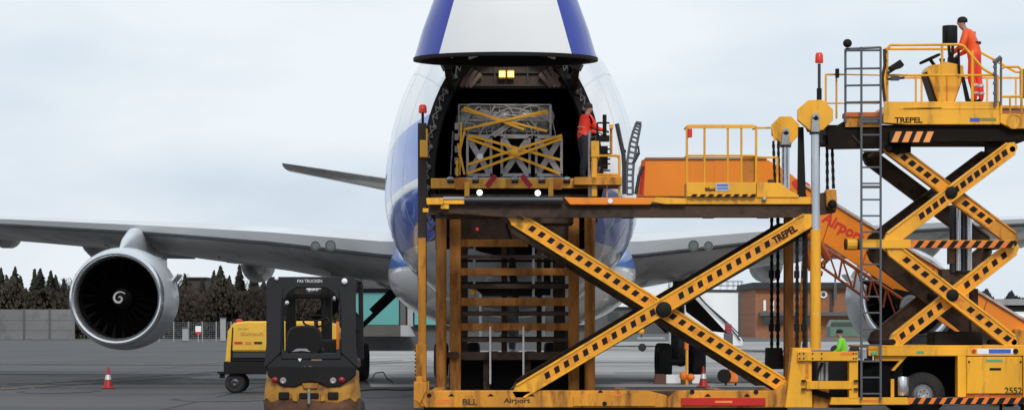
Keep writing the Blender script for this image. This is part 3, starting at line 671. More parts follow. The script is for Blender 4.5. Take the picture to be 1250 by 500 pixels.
# undercarriage
def wheel_at(parent, c_, r, w_, hub=.45):
    t_ = MB().lathe([(r * .55, 0), (r * .8, 0), (r * .95, w_ * .08), (r, w_ * .25), (r, w_ * .75), (r * .95, w_ * .92), (r * .8, w_), (r * .55, w_)], (c_[0] - w_ / 2, c_[1], c_[2]), 'X', n=30).build('wheel', RUB, parent, smooth=True)
    MB().lathe([(.01, w_ * .2), (r * .3, w_ * .12), (r * .55, w_ * .1), (r * .55, w_ * .9), (r * .3, w_ * .88), (.01, w_ * .8)], (c_[0] - w_ / 2, c_[1], c_[2]), 'X', n=20).build('hub', STL, t_, smooth=True)
def main_gear(x, y, wheels=4):
    s1 = 1 if x > 0 else -1
    g_ = MB().tube((x, y + .4, .62), (x, y + .5, 3.6), .20, 12); g_.tube((x, y + .4, .62), (x, y + .45, 1.9), .28, 12); g_.tube((x, y - .75, .62), (x, y + .75, .62), .16, 10)
    g_.tube((x - .56, y - .75, .62), (x + .56, y - .75, .62), .12, 8); g_.tube((x - .56, y + .75, .62), (x + .56, y + .75, .62), .12, 8)
    gear = g_.build('landing_gear', DST, AC, smooth=True)
    for dy in (-.75, .75):
        for dx in (-.56, .56): wheel_at(gear, (x + dx, y + dy, .625), .625, .46)
    return gear
for s_ in (-1, 1):
    g_ = main_gear(s_ * 5.66, 86.5)
    br = MB(); D = 86
    br.bar((s_ * 5.2, D - .2, Z(404, D)), (s_ * 3.75, D - .2, Z(354, D)), .16, .16); br.bar((s_ * 4.7, D - .25, Z(380, D)), (s_ * 3.9, D - .25, Z(352, D)), .22, .12)
    br.bar((s_ * 5.0, D - .1, Z(395, D)), (s_ * 5.45, D - .1, Z(372, D)), .12, .12)
    br.build('gear_brace', BLK, g_)
    gd_ = [(s_ * (a - 625) / FOC * D, Z(b, D)) for a, b in ((835, 350), (847, 362), (888, 406), (870, 404), (838, 380))]
    MB().prism(gd_, D + .1, D + .25).build('gear_door', BLK, g_)
    0 and MB().add([(s_ * 6.0, 85.6, Z(366, D)), (s_ * 6.1, 86.2, Z(358, D)), (s_ * 7.1, 86.2, Z(404, D)), (s_ * 6.85, 86, Z(408, D)), (s_ * 6.0, 86.0, Z(366, D)), (s_ * 6.1, 86.6, Z(358, D)), (s_ * 7.1, 86.6, Z(404, D)), (s_ * 6.85, 86.4, Z(408, D))],
              [(0, 1, 2, 3), (4, 5, 6, 7), (0, 1, 5, 4), (1, 2, 6, 5), (2, 3, 7, 6), (3, 0, 4, 7)]).build('gear_door', BLG, g_)
    main_gear(s_ * 1.92, 90)
ng = MB().tube((0, 62, .6), (0, 62.3, 3.0), .17, 12); ng.tube((-.45, 62, .6), (.45, 62, .6), .1); ng.bar((0, 62, 1.3), (0, 60.6, 2.6), .14, .2); ng.bar((-.3, 61.8, 1.5), (.3, 61.8, 1.5), .2, .2)
ng = ng.build('landing_gear', STL, AC, smooth=True)
for dx in (-.45, .45): wheel_at(ng, (dx, 62, .6), .6, .4)
for s_ in (-1, 1):
    MB().box(s_ * .75 - .03, s_ * .75 + .03, 60.6, 63.4, 1.5, 2.7).build('gear_door', WHT, ng)
    MB().ball((s_ * .35, 61.6, 1.75), .11).build('taxi_light', WHT, ng)
# ================================================================= LOADER (nearest machine)
D0 = 50.0
LO = thing('cargo_loader', 'big yellow scissor lift cargo loader with crossed striped arms in front of the aircraft nose', 'cargo loader', (X(800, D0), D0, 0))
# base
bm = MB()
bm.pp([(517, 476), (790, 476), (814, 482), (814, 497), (519, 497), (514, 490)], D0, .28)
bm.pp([(826, 476), (945, 476), (962, 466), (966, 497), (814, 497.2), (814, 487)], D0 + .02, .26)
bm.pb(514, 966, 476, 496, D0 + 4.3, .28)
for a in (522, 640, 760, 880, 950): bm.box(X(a, D0), X(a, D0) + .25, D0 + .28, D0 + 4.3, .25, .5)
bs = bm.build('base_frame', YEB, LO, bevel=.02)
MB().pp([(700, 484), (716, 479), (790, 479), (800, 483), (800, 495), (700, 495)], D0 - .03, .03).build('cover_plate', YEB, bs, bevel=.006)
MB().pp([(796, 477), (828, 477), (828, 483), (818, 483)], D0 + .3, .3).build('recess', BRN, bs)
MB().box(X(517, D0), X(962, D0), D0 + .1, D0 + 4.5, .13, .22).build('skid', BLK, bs)
hol = MB()
for a in (551, 599, 649, 740, 864, 912): hol.pp([(a - 4, 483), (a, 479.5), (a + 4, 483)], D0 - .006, .01)
for a, b in ((524, 482), (733, 478.5), (738, 492), (845, 477.5), (923, 477.5)): hol.lathe([(.001, 0), (.045, 0), (.045, .02)], P(a, b, D0 - .008 if a != 738 else D0 - .04), n=12)
hol.build('lifting_holes', BLK, bs)
dk = mat('faded_black_lettering', (.05, .03, .01), .7, dirt=.5, dcol=(.45, .2, .02), scale=7)
text('lettering', 'BLL', dk, bs, P(574, 490, D0 - .004), .30, .12)
text('lettering', 'Airport', dk, bs, P(631, 489, D0 - .004), .52, .13)
MB().pb(531, 552, 487, 492, D0 - .005, .01).build('orange_patch', mat('orange_touch_up', (.8, .2, .02), .6, dirt=.5, dcol=(.6, .3, .02), scale=9), bs)
MB().pb(745, 760, 480, 483, D0 - .036, .01).build('orange_patch', MATS['orange_touch_up'], bs)
rs = MB().pb(831.5, 934.5, 485, 494.5, D0 - .03, .05).build('red_sign', REF, LO, bevel=.006)
MB().pb(873, 894, 488.5, 491, D0 - .036, .01).build('sign_mark', mat('orange_mark', (.85, .25, .06), .5), rs)
bp = MB(); bp.pp([(505, 466), (521, 466), (521, 476), (513, 492), (505, 488)], D0 - .05, .5); bp.pb(508, 516, 459, 468, D0, .3)
bp.build('end_bumper', YEB, LO, bevel=.015)

# scissor arm: deep channel with bright flanges, perforated web
def arm(a, b, D, h, d, mats=(YEL, WEB, BLK), n=0, f0=.08, f1=.92, sq=.13, slant=.25, col=None, skip=(), stripes=True):
    p = P(*a, D); q = P(*b, D); v = q - p; L = v.length; u = v.normalized(); nrm = Vector((-u.z, 0, u.x))
    if nrm.z < 0: nrm = -nrm
    def quad(m, s0, s1, t0, t1, y0, y1, sl=0):
        c = [p + u * s + nrm * t for s, t in ((s0 - sl, t0), (s1 - sl, t0), (s1 + sl, t1), (s0 + sl, t1))]
        m.prism([(k.x, k.z) for k in c], y0, y1)
    m = MB(); c = h * .35
    m.prism([((p + u * s + nrm * t).x, (p + u * s + nrm * t).z) for s, t in ((-.05, -h * .2), (c, -h / 2), (L - c, -h / 2), (L + .05, -h * .2), (L + .05, h * .2), (L - c, h / 2), (c, h / 2), (-.05, h * .2))], D, D + d)
    fl_ = h * .13
    for t0, t1 in ((-h / 2 - .004, -h / 2 + fl_), (h / 2 - fl_, h / 2 + .004)): quad(m, c * .8, L - c * .8, t0, t1, D - .035, D)
    o = m.build('scissor_arm', mats[0], LO, bevel=.008)
    if stripes:
        s0, s1 = L * f0, L * f1
        w = MB(); quad(w, s0, s1, -h * .36, h * .36, D - .012, D - .002); w.build('orange_web', mats[1], o)
        k = MB(); step = (s1 - s0) / n
        for i in range(n):
            if i in skip:
                if k.v: k.build('black_cutouts', mats[2], o); k = MB()
                continue
            s = s0 + step * (i + .5); hh = h * .19
            if (p + u * s).z * 0 == 0: quad(k, s - sq / 2, s + sq / 2, -hh, hh, D - .02, D - .008, slant * hh)
        if k.v: k.build('black_cutouts', mats[2], o)
    return o, u
# main scissor: near pair (arm2 in front of arm1), far pair 4.2 m behind
arm((624, 263), (958, 471), D0 + .27, .30, .22, n=27, f0=.06, f1=.985, sq=.105, skip=(14,))
o2, u2 = arm((630, 480), (990, 266), D0, .31, .22, n=27, f0=.09, f1=.965, sq=.105, skip=(24, 25, 26, 12, 13))
ang = math.atan2(214, 360)
text('maker_name', 'TREPEL', BLK, o2, P(958, 285.5, D0 - .03), .52, .14, slope=-ang)
for dd in (.75,):
    arm((624, 266), (958, 474), D0 + .6, .30, .3, mats=(BRN, HOR, BLK), stripes=False); arm((624, 483), (990, 272), D0 + .95, .30, .25, mats=(BRN, HOR, BLK), stripes=False)  # inner arms in dark brown, their shade put into the colour
def W(px, py): return (px, py)
def farp(px, py, Da, Db): return (625 + (px - 625) * Da / Db, 400 + (CAMH - Z(py, Da)) * FOC / Db)
for a, b in (((624, 263), (958, 471)), ((630, 480), (990, 266))):
    Db = D0 + 4.1 + (0 if a[1] == 263 else .3)
    arm(farp(*a, D0, Db), farp(*b, D0, Db), Db, .32, .25, mats=(BRN, HOR, BLK), stripes=False)  # far pair of the yellow arms, coloured brown for the shade they stand in
MB().lathe([(.001, -.1), (.11, -.1), (.155, -.07), (.155, .6), (.11, .6)], P(810, 377.5, D0), n=20).build('pivot_pin', BLK, LO, smooth=True)
MB().tube(P(810, 377.5, D0) + Vector((0, .6, 0)), P(810, 377.5, D0) + Vector((0, 4.3, 0)), .07, 12).build('cross_tube', BLK, LO)

# main platform
pm = MB()
pm.pp([(524, 249), (1003, 249), (1003, 262), (985, 265), (620, 265), (524, 258)], D0 + .12, .3)
pm.pb(524, 1000, 249, 262, D0 + 4.2, .3)
for a in range(530, 1000, 42): pm.box(X(a, D0), X(a, D0) + .14, D0 + .4, D0 + 4.2, Z(259, D0 + 4.2), Z(251, D0))
pf = pm.build('platform_frame', BRN, LO)
for a in (532, 760, 858, 925): MB().pb(a, a + 14, 262, 266, D0 + .2, .2).build('foot_pad', BLK, pf)
MB().box(X(700, D0), X(1000, D0), D0 + .3, D0 + 4.4, Z(249, D0), Z(246, D0)).build('deck_plate', DST, LO)
ed = MB(); ed.pp([(688, 240.5), (704, 241), (800, 241), (794, 249.6), (696, 249.6)], D0 - .02, .14); ed.build('edge_beam', ORG, LO, bevel=.01)
ed = MB(); ed.pp([(800, 240.5), (838, 242), (838, 249), (812, 249), (795, 246)], D0 - .025, .12); ed.pb(838, 1000, 240.2, 249, D0 + .05, .1); ed.build('edge_plate', YEL, LO, bevel=.006)
ed = MB(); ed.pp([(520, 241.5), (541, 241), (541, 249.5), (521, 249.5)], D0 - .05, .35); ed.pb(541, 567, 244, 249, D0 - .02, .2); ed.pb(538, 548, 249, 255, D0, .12); ed.pb(516, 523, 254, 259, D0, .1)
ed.build('lip_plate', YEL, LO, bevel=.008)
MB().pb(541, 570, 240, 243, D0 - .03, .25).build('roller_tray', STL, LO)
MB().tube(P(567, 244, D0), P(687, 244, D0), .075, 16).build('end_roller', BLG, LO, smooth=True)
MB().lathe([(.001, 0), (.05, 0), (.05, .02)], P(745, 245, D0 - .045), n=14).build('white_disc', WHT, LO)
MB().tube(P(632, 262, D0), P(640, 266, D0), .05).build('arm_bracket', BRN, LO)
und = MB(); und.pb(542, 610, 255, 261, D0 + 1.2, 2.5); und.pb(625, 700, 262, 272, D0 + 1.6, 1.6); und.build('underbox', BRN, LO)

# side box with guard cage
cg = MB(); Dg = D0 - .05
cg.pb(838, 923, 222.5, 240, Dg, .7)
cb = cg.build('operator_step', YEL, LO, bevel=.01)
hz = MB()
for k in range(8): hz.pp([(843 + k * 10.3, 240.4), (849 + k * 10.3, 240.4), (851.5 + k * 10.3, 236.8), (845.5 + k * 10.3, 236.8)], Dg - .012, .01)
hz.build('hazard_stripes', BLK, cb)
lbl = MB().pb(874, 890, 223.5, 233, Dg - .012, .012).build('info_plate', mat('label_grey', (.42, .45, .55), .5), cb)
MB().pb(875.5, 888.5, 225, 227, Dg - .016, .005).build('label_line', BLU, lbl); MB().pb(875.5, 888.5, 229, 230.5, Dg - .016, .005).build('label_line', BLU, lbl)
text('small_lettering', 'Billund', BLK, cb, P(867, 231, Dg - .01), .19, .07)
gr_ = MB(); r_ = .024
for Dc in (D0, D0 + .62):
    gr_.ppath([(838.5, 223), (838.5, 155.5), (842, 153.5), (919, 153.5), (923, 156), (923, 223)], Dc, r_)
    gr_.pt((838, 190), (923, 190), Dc, r_ * .9)
    for a in (860, 888.5, 905): gr_.pt((a, 222.5), (a, 154), Dc, r_ * .9)
for a in (838.5, 923):
    for b in (154.5, 190): gr_.tube(P(a, b, D0), P(a, b, D0) + Vector((0, .62, 0)), r_ * .9)
gr_.pb(839, 921, 152.5, 156.5, D0 - .03, .05)
gr_.build('guard_rail', YEL, LO)
MB().pb(839.5, 845, 157, 167.5, D0 - .05, .1).build('warning_lamp', RED, LO, bevel=.01)
pn = MB(); pn.pb(907, 922.5, 190, 222, D0 + .1, .03); pn.build('brown_panel', mat('amber_panel', (.5, .17, .01), .6, dirt=.4), LO)
rl = MB(); rl.ppath([(923, 156), (943, 156), (946, 172)], D0 + .3, .02); rl.build('link_rail', YEL, LO); rl = MB(); rl.ppath([(923, 192), (949, 192), (949, 225)], D0 + .3, .02); rl.build('link_rail', YEL, LO)
cb2 = MB().pp([(923.5, 223), (952, 223), (964, 232), (975, 238), (975, 241), (923.5, 241)], D0 + .02, .6).build('side_box', YEL, LO, bevel=.01)
MB().pb(938, 946, 219, 223, D0 + .1, .12).build('vent_cap', BRN, cb2)
MB().ball(P(933, 243, D0 - .0), .05).build('bolt', STL, cb2)
# folding guide arms beside the nose
Dn = D0 + 1.4
ga = MB(); L1 = [(765, 237), (765, 215), (766, 195), (769, 175), (773, 160), (777, 150)]; L2 = [(772.5, 237), (772.5, 215), (774, 196), (777, 178), (780, 163), (782, 152)]
ga.ppath(L1, Dn, .026); ga.ppath(L2, Dn, .026)
for k in range(15):
    f = k / 14 * 4.999; i = int(f); t_ = f - i
    a = Vector(L1[i]).lerp(Vector(L1[i + 1]), t_); b = Vector(L2[i]).lerp(Vector(L2[i + 1]), t_); ga.pt(a, b, Dn, .022)
ga.pt((776, 150), (783, 151), Dn, .04)
ga.build('guide_ladder', LAD, LO)
gb = MB(); gb.ppath([(753, 151), (757, 170), (761, 188), (762, 205), (762, 237)], Dn, .045, 8); gb.pt((773, 199), (780, 186), Dn, .035); gb.pt((780, 186), (779, 178), Dn, .02); gb.pt((758, 186), (764, 184), Dn, .035)
gb.ppath([(776, 237), (780, 215), (785, 203)], Dn + .1, .035); gb.build('guide_arm', BLG, LO)
MB().pt((782, 237), (786, 203), Dn + .3, .03).build('guide_rod', RED, LO)

# pulleys, lift cylinders, chains
def octagon(parent, cx, cy, rx, ry, D, d):
    c = .41
    pts = [(cx - rx * c, cy - ry), (cx + rx * c, cy - ry), (cx + rx, cy - ry * c), (cx + rx, cy + ry * .30), (cx + rx * c, cy + ry * .95), (cx - rx * c * .8, cy + ry * .95), (cx - rx, cy + ry * .30), (cx - rx, cy - ry * c)]
    return MB().pp(pts, D, d).build('pulley_guard', YEL, parent, bevel=.01)
def lift(cx, cy, rx, ry, D, y_rod, y_base, rod, tube_, lbl=None):
    o = octagon(LO, cx, cy, rx, ry, D, .16); 
    MB().pp([(cx - rx * .98, cy - ry * .4), (cx + rx * .98, cy - ry * .4), (cx + rx * .4, cy + ry * 1.02), (cx - rx * .4, cy + ry * 1.02)], D + .18, .2).build('pulley', BLK, o)
    p_ = MB(); p_.pp([(cx - 4, cy + 2), (cx + 4, cy + 2), (cx + 5.5, cy + ry * 1.05), (cx - 5.5, cy + ry * 1.05)], D - .09, .09); p_.tube(P(cx, cy + 2, D) + Vector((0, -.09, 0)), P(cx, cy + 2, D), .075, 14)
    b = p_.build('pulley_bracket', STL, o, bevel=.006); MB().tube(P(cx, cy + 3, D) + Vector((0, -.10, 0)), P(cx, cy + 3, D) + Vector((0, -.12, 0)), .035, 12).build('pin', BLK, b)
    MB().pt((cx, cy + ry), (cx, cy + ry * 1.22), D + .06, .12, n=16).build('rod_collar', BLG, o)
    MB().pt((cx, cy + ry * 1.0), (cx, y_rod), D + .05, rod, n=20).build('piston_rod', CHR, LO, smooth=True)
    if tube_: MB().pt((cx, y_rod), (cx, y_base), D + .05, tube_, n=20).build('lift_cylinder', YEL, LO, smooth=True)
lift(995.5, 141, 21.5, 19, D0 - .02, 280, 426, .088, .105)
lift(959, 159, 17, 17, D0 + 4.6, 237, 250, .085, None)
MB().lathe([(.001, 0), (.035, 0), (.035, .01)], P(996.5, 382, D0 - .1) + Vector((0, .03, 0)), n=12).build('white_sticker', WHT, LO)
def chain(px0, py0, px1, py1, D, name='lift_chain', wd=.06):
    m = MB(); p, q = P(px0, py0, D), P(px1, py1, D); n = max(2, int((q - p).length / .075)); 
    for i in range(n):
        a = p.lerp(q, i / n); b = p.lerp(q, (i + 1.0) / n); m.bar(a, b, wd if i % 2 else wd * .72, .05 if i % 2 else .09)
    return m.build(name, BLK, LO)
for a, b, c_, d in ((944, 172, 946, 224), (950, 172, 951, 224)): chain(a, b, c_, d, D0 + 4.55)
chain(1009.5, 172, 1010, 232, D0 + .5); chain(1015.5, 172, 1017.5, 230, D0 + .5)
MB().pp([(974.5, 155), (981, 155), (984, 245), (973.5, 245)], D0 + .35, .08).build('chain_guard', BLK, LO)
for a in (973, 981.5): chain(a, 244, a, 424, D0 + .3, wd=.07)
for a in (942, 949.5): chain(a, 262, a, 430, D0 + 3.9, wd=.07); 
for a in (942, 949.5, 973, 981.5):
    for b in (330, 395): MB().pb(a - 3, a + 3, b, b + 9, D0 + (3.8 if a < 960 else .26), .12).build('chain_link_block', BLK, LO)
MB().pp([(937, 424), (955, 424), (958, 450), (936, 450)], D0 + 3.7, .5).build('counterweight_block', BLK, LO)
yb = MB(); yb.pp([(1008, 231), (1021, 231), (1022, 250), (1018, 256), (1009, 252)], D0 + .4, .25); yb = yb.build('chain_anchor', YEB, LO, bevel=.02)
MB().ball(P(1016, 249, D0 + .36), .09).build('anchor_bolt', BLK, yb)
MB().pp([(1000, 236), (1009, 234), (1022, 250), (1020, 259), (1000, 262)], D0 + .5, .4).build('anchor_housing', BRN, LO)
MB().pb(1004, 1009, 165, 176, D0 + .3, .2).build('buffer', BLK, LO)
# masts
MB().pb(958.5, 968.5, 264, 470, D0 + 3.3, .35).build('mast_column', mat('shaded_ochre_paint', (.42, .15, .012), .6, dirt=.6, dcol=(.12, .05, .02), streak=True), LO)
MB().pb(981, 986, 262, 424, D0 + 1.9, .12).build('mast_rail', BRN, LO)
mm = MB(); mm.pp([(967.5, 424), (991, 424), (991, 475), (992, 497), (958.5, 497), (962, 470)], D0 - .03, .4)
ms = mm.build('mast_foot', YEL, LO, bevel=.012)
mk = MB(); mk.pb(974, 1047, 428.5, 440, D0 - .12, .1); cbm = mk.build('cross_beam', YEL, LO, bevel=.008)
bt = MB()
for a in (976, 981, 992, 1003, 1042, 1045):
    for b in (431, 437): bt.tube(P(a, b, D0 - .12), P(a, b, D0 - .12) + Vector((0, -.015, 0)), .016, 8)
bt.build('bolts', BLK, cbm)
MB().pb(1026, 1042, 429.5, 433, D0 - .124, .005).build('orange_mark', MATS['orange_touch_up'], cbm)
MB().pb(983, 987, 444, 462, D0 - .034, .005).build('rust_mark', mat('rust_mark', (.6, .15, .02), .7, dirt=.6, dcol=(.7, .3, .02), scale=9), ms)
MB().pb(1036.5, 1047.5, 440, 486, D0 - .06, .25).build('post', YEL, LO, bevel=.008)
MB().pb(984.5, 1040.5, 464.5, 474.5, D0 - .1, .16).build('lower_bracket', YEL, LO, bevel=.01)
for a in (979, 1043):
    for b in (463, 473): MB().pb(a, a + 5, b, b + 2.5, D0 - .14, .1).build('bracket_lug', BRN, LO)
MB().pp([(1015, 484.5), (1108, 484.5), (1111, 493.5), (1013, 493.5)], D0 - .05, .3).build('bottom_beam', YEL, LO, bevel=.01)
MB().pb(1052, 1076, 487, 490, D0 - .056, .01).build('orange_mark', MATS['orange_touch_up'], LO)
hs = MB()
for a, r in ((1003, .05), (1009, .04), (1000, .04)): hs.pt((a, 441), (a, 464), D0 + .3, r, n=12)
hs.build('hydraulic_hoses', STL, LO, smooth=True)
lg = MB(); lg.ppath([(1004, 442), (998, 455), (994, 470), (996, 482)], D0 + .1, .03); lg.pt((990, 476), (1015, 484), D0 + .2, .06); lg.build('hose_bundle', BLK, LO)
MB().pb(993, 1012, 474, 497, D0 + .3, .4).build('foot_gusset', YEB, LO)
bx = MB(); bx.pb(995, 1052, 440, 497, D0 + 1.0, 1.6); bx.build('engine_bay', BLK, LO)
bx = MB(); bx.pb(1049, 1102, 441, 484, D0 + .25, 2.4); bx.pb(1102, 1172, 434, 484, D0 + .9, 2.4); bx.build('battery_box', VOI, LO, bevel=.02)
MB().pb(1046, 1058, 428, 437, D0 + .02, .2).build('grey_fitting', STL, LO); MB().pb(1064, 1071, 429, 432.5, D0 - .08, .05).build('teal_light', GRN, LO)
MB().pb(1056, 1065, 433, 441, D0 + .05, .15).build('black_fitting', BLK, LO)

# chassis
ch = MB(); ch.pb(1060, 1262, 424, 434, D0, .3); ch.pb(1060, 1262, 424, 434, D0 + 2.7, .3); ch.pb(1060, 1262, 421, 424, D0 + .02, 3.0)
ch.pp([(1068, 434), (1108, 434), (1092, 452), (1088, 452), (1098, 440), (1068, 440)], D0 + .1, .15)
cf = ch.build('chassis_frame', YEL, LO, bevel=.01)
MB().pb(1119, 1128, 428, 431, D0 - .006, .006).build('green_label', GRN, cf)
lb = MB().pb(1193, 1237, 425, 431.5, D0 - .006, .006).build('stripe_label', WHT, cf); MB().pb(1207, 1234, 425.6, 430.8, D0 - .01, .005).build('label_field', BLU, lb)
MB().lathe([(.001, 0), (.05, 0), (.05, .03)], P(1240, 428, D0 - .03), n=14).build('round_lens', BLK, cf)
MB().lathe([(.001, 0), (.04, 0), (.04, .03)], P(1189, 428, D0 - .03), n=14).build('round_lens', RED, cf)
MB().pb(1169, 1179.5, 434, 484, D0 + .0, .3).build('post', YEL, LO, bevel=.008)
ca = MB().pb(1180, 1248, 435, 480, D0 - .02, 1.2).build('cabinet', YEL, LO, bevel=.015)
MB().pb(1204, 1224, 438.2, 441.2, D0 - .026, .008).build('green_label', GRN, ca); MB().pb(1208, 1222, 448.5, 451.5, D0 - .026, .008).build('handle_slot', BLK, ca)
text('fleet_number', '2552', dk, ca, P(1237, 476, D0 - .024), .34, .13)
for a in (1183, 1246): MB().tube(P(a, 441, D0 - .02), P(a, 441, D0 - .04), .02, 10).build('latch', BLK, ca)
MB().pb(1249, 1275, 434, 484, D0, .3).build('post', YEL, LO, bevel=.008)
MB().pb(1180, 1262, 481, 486, D0 + .1, .3).build('sill', YEL, LO)
hb_ = MB().pb(1109, 1262, 485, 492.5, D0 - .06, .2).build('hazard_beam', HOR, LO, bevel=.006)
hz = MB()
for k in range(12): hz.pp([(1113 + k * 12.9, 492.6), (1120 + k * 12.9, 492.6), (1125 + k * 12.9, 484.9), (1118 + k * 12.9, 484.9)], D0 - .066, .008)
hz.build('hazard_stripes', BLK, hb_)
MB().lathe([(.001, 0), (.13, 0), (.14, .02), (.14, .35), (.13, .37), (.001, .37)], P(1101, 482, D0 + .35), 'Z', n=20).build('air_tank', CHR, LO, smooth=True)
MB().pb(1087.5, 1091.5, 462, 484, D0 + .1, .1).build('small_post', YEL, LO)
for px in (1127, 1300):
  for Dw in (D0 + .3, D0 + 3.0):
    c_ = P(1127, 468.5, D0 + .3) + Vector(((px - 1127) / 62.6, Dw - D0 - .3, 0)); c_.z = .45
    ty = MB().lathe([(.22, 0), (.27, -.01), (.36, 0), (.425, .04), (.44, .1), (.44, .2), (.42, .28), (.3, .3)], c_, n=36)
    for k in range(22): a = k * math.pi / 11; ty.bar(c_ + Vector((.335 * math.cos(a), -.006, .335 * math.sin(a))), c_ + Vector((.43 * math.cos(a), .02, .43 * math.sin(a))), .022, .02)
    ty = ty.build('wheel', RUB, LO, smooth=True)
    MB().lathe([(.001, -.02), (.06, -.03), (.12, -.03), (.145, .01), (.165, .0), (.22, .05), (.22, .12)], c_, n=24).build('rim', STL, ty, smooth=True)
    wn = MB()
    for k in range(6): a = k * math.pi / 3 + .3; wn.tube(c_ + Vector((.085 * math.cos(a), -.03, .085 * math.sin(a))), c_ + Vector((.085 * math.cos(a), -.05, .085 * math.sin(a))), .013, 6)
    wn.build('wheel_nuts', DST, ty)
for a in (1112, 1145): MB().box(X(a, D0) - .06, X(a, D0) + .06, D0 + .6, D0 + 2.9, .35, .5).build('axle_beam', BLK, LO)
for a in (1221, 1247): MB().pb(a, a + 2.5, 492, 505, D0 + 1, .1).pb(a - 2, a + 5, 504.5, 506, D0 + .96, .2).build('support_jack', BLK, LO)

# right hand double scissor
A, B = ((1090, 418), (1240, 300)), ((1086, 301), (1238, 419)); Cc, Dd = ((1084, 294), (1238, 178)), ((1082, 176), (1240, 294))
DS = D0 + .15
arm(*B, DS, .29, .2, n=12, f0=.10, f1=.98, sq=.115, skip=(6,)); arm(*A, DS + .22, .29, .2, n=12, f0=.04, f1=.94, sq=.115, skip=(6,))
arm(*Cc, DS, .29, .2, n=13, f0=.24, f1=.95, sq=.115, mats=(YEL, WEB, BLK)); arm(*Dd, DS + .22, .29, .2, n=13, f0=.05, f1=.82, sq=.115, skip=(6, 8), mats=(YEB, WEB, BLK))  # rear upper arm in darker yellow, its shadow put into the paint
Df = DS + 2.55
for a, b in (A, B, Cc, Dd):
    k = 0 if (a, b) in (B, Cc) else .3
    arm(farp(*a, DS, Df + k), farp(*b, DS, Df + k), Df + k, .33, .22, mats=(BRN, HOR, BLK), stripes=False)  # far arms brown instead of yellow: their shade as paint colour
for c_ in ((1162.5, 360), (1161, 235)):
    MB().lathe([(.001, -.07), (.09, -.07), (.12, -.05), (.12, .45)], P(*c_, DS), n=18).build('pivot_pin', BLK, LO, smooth=True)
    MB().tube(P(*c_, DS) + Vector((0, .45, 0)), P(*c_, DS) + Vector((0, 2.9, 0)), .08).build('cross_tube', BLK, LO)
for c_ in ((1088, 297), (1238, 297), (1090, 417), (1238, 417), (1086, 180), (1236, 182)):
    MB().tube(P(*c_, DS), P(*c_, DS) + Vector((0, 2.9, 0)), .06).build('cross_tube', BLK, LO)
mb_ = MB(); mb_.pb(1050, 1112, 292, 303, DS - .06, .12); mb_.pb(1112, 1238, 293, 302.5, DS - .04, .08); mb_ = mb_.build('middle_bar', YEL, LO, bevel=.008)
MB().pb(1112, 1238, 293.6, 302, DS - .048, .006).build('orange_band', HOR, mb_)
hz = MB()
for k in range(9): hz.pp([(1115 + k * 14, 302.2), (1122 + k * 14, 302.2), (1129 + k * 14, 293.4), (1122 + k * 14, 293.4)], DS - .054, .008)
hz.build('hazard_stripes', BLK, mb_)
MB().tube(P(1031, 298, DS + .2), P(1050, 298, DS + .2), .11, 12).build('bar_socket', BRN, LO)
MB().tube(P(1034, 298, DS + .05), P(1046, 298, DS + .05), .12, 12).build('socket_ring', YEL, LO)
for px in (1170, 1183):
    MB().pt((px, 252), (px, 330), D0 + 1.4, .055, n=14).build('piston_rod', CHR, LO, smooth=True)
    MB().pt((px - 6.5, 250), (px - 6.5, 332), D0 + 1.5, .075, n=12).build('lift_cylinder', BLG, LO, smooth=True)
cc = MB(); cc.pb(1158, 1166, 300, 322, D0 + 1.4, .2); cc.pb(1150, 1190, 328, 345, D0 + 1.5, .5); cc.pb(1186, 1194, 352, 418, D0 + 1.0, .3); cc.build('cylinder_mount', BRN, LO)
cc = MB(); cc.pb(1140, 1200, 404, 422, D0 + .9, .9); cc.build('pump_unit', BLK, LO, bevel=.03)

# operator platform
op = MB(); op.pp([(1083, 124), (1221, 124), (1221, 152), (1108, 152), (1078, 150), (1079, 134)], D0, .3); op.pp([(1221, 139), (1246, 139), (1262, 139), (1262, 157), (1236, 157), (1221, 150)], D0 - .04, .3)
op.box(X(1083, D0), X(1262, D0), D0 + .3, D0 + 2.8, Z(131, D0), Z(127, D0))
ob = op.build('operator_platform', YEL, LO, bevel=.01)
MB().pp([(1103, 134), (1150, 132.4), (1150, 131), (1103, 132)], D0 - .012, .012).build('raised_rib', YEL, ob); MB().pb(1098, 1220, 131.5, 133, D0 - .012, .012).build('raised_rib', YEL, ob)
MB().pb(1092, 1126, 142.5, 150, D0 - .008, .008).build('name_plate', YEL, ob); text('maker_name', 'TREPEL', BLK, ob, P(1109, 146.5, D0 - .01), .54, .105)
MB().pb(1184, 1196, 144, 148.5, D0 - .008, .008).build('blue_label', BLU, ob); MB().pb(1196.4, 1216, 144, 147.5, D0 - .008, .008).build('green_label', mat('olive_label', (.22, .26, .05), .5), ob)
k = MB(); k.lathe([(.15, 0), (.15, -.012), (.12, -.012), (.12, 0)], P(1238, 148, D0 - .04), n=18); k.build('round_hatch', YEB, ob)
MB().pb(1221, 1262, 135, 139, D0 - .03, .3).build('deck_edge', mat('rust_edge', (.38, .1, .03), .6, dirt=.5), LO)
uk = MB(); uk.pp([(1010, 160), (1030, 148), (1034, 154), (1086, 154), (1110, 152), (1221, 152), (1262, 157), (1262, 170), (1225, 172), (1085, 173), (1080, 180), (1012, 181)], D0 + .12, .35)
uk.box(X(1012, D0), X(1262, D0), D0 + .5, D0 + 2.6, Z(168, D0), Z(150, D0)); uk.pb(1086, 1112, 172, 186, D0 + .3, .3); uk.pb(1205, 1222, 168, 186, D0 + .3, .3); uk.pp([(1112, 170), (1106, 187), (1098, 187), (1098, 170)], D0 + .25, .1)
ukb = uk.build('underframe', mat('underframe_black', (.011, .007, .005), .75, dirt=.4, dcol=(.03, .02, .012), spec=.15), LO)
hp = MB().pb(1086, 1137, 160, 174, D0 - .02, .12).build('hazard_plate', BLK, LO)
hz = MB()
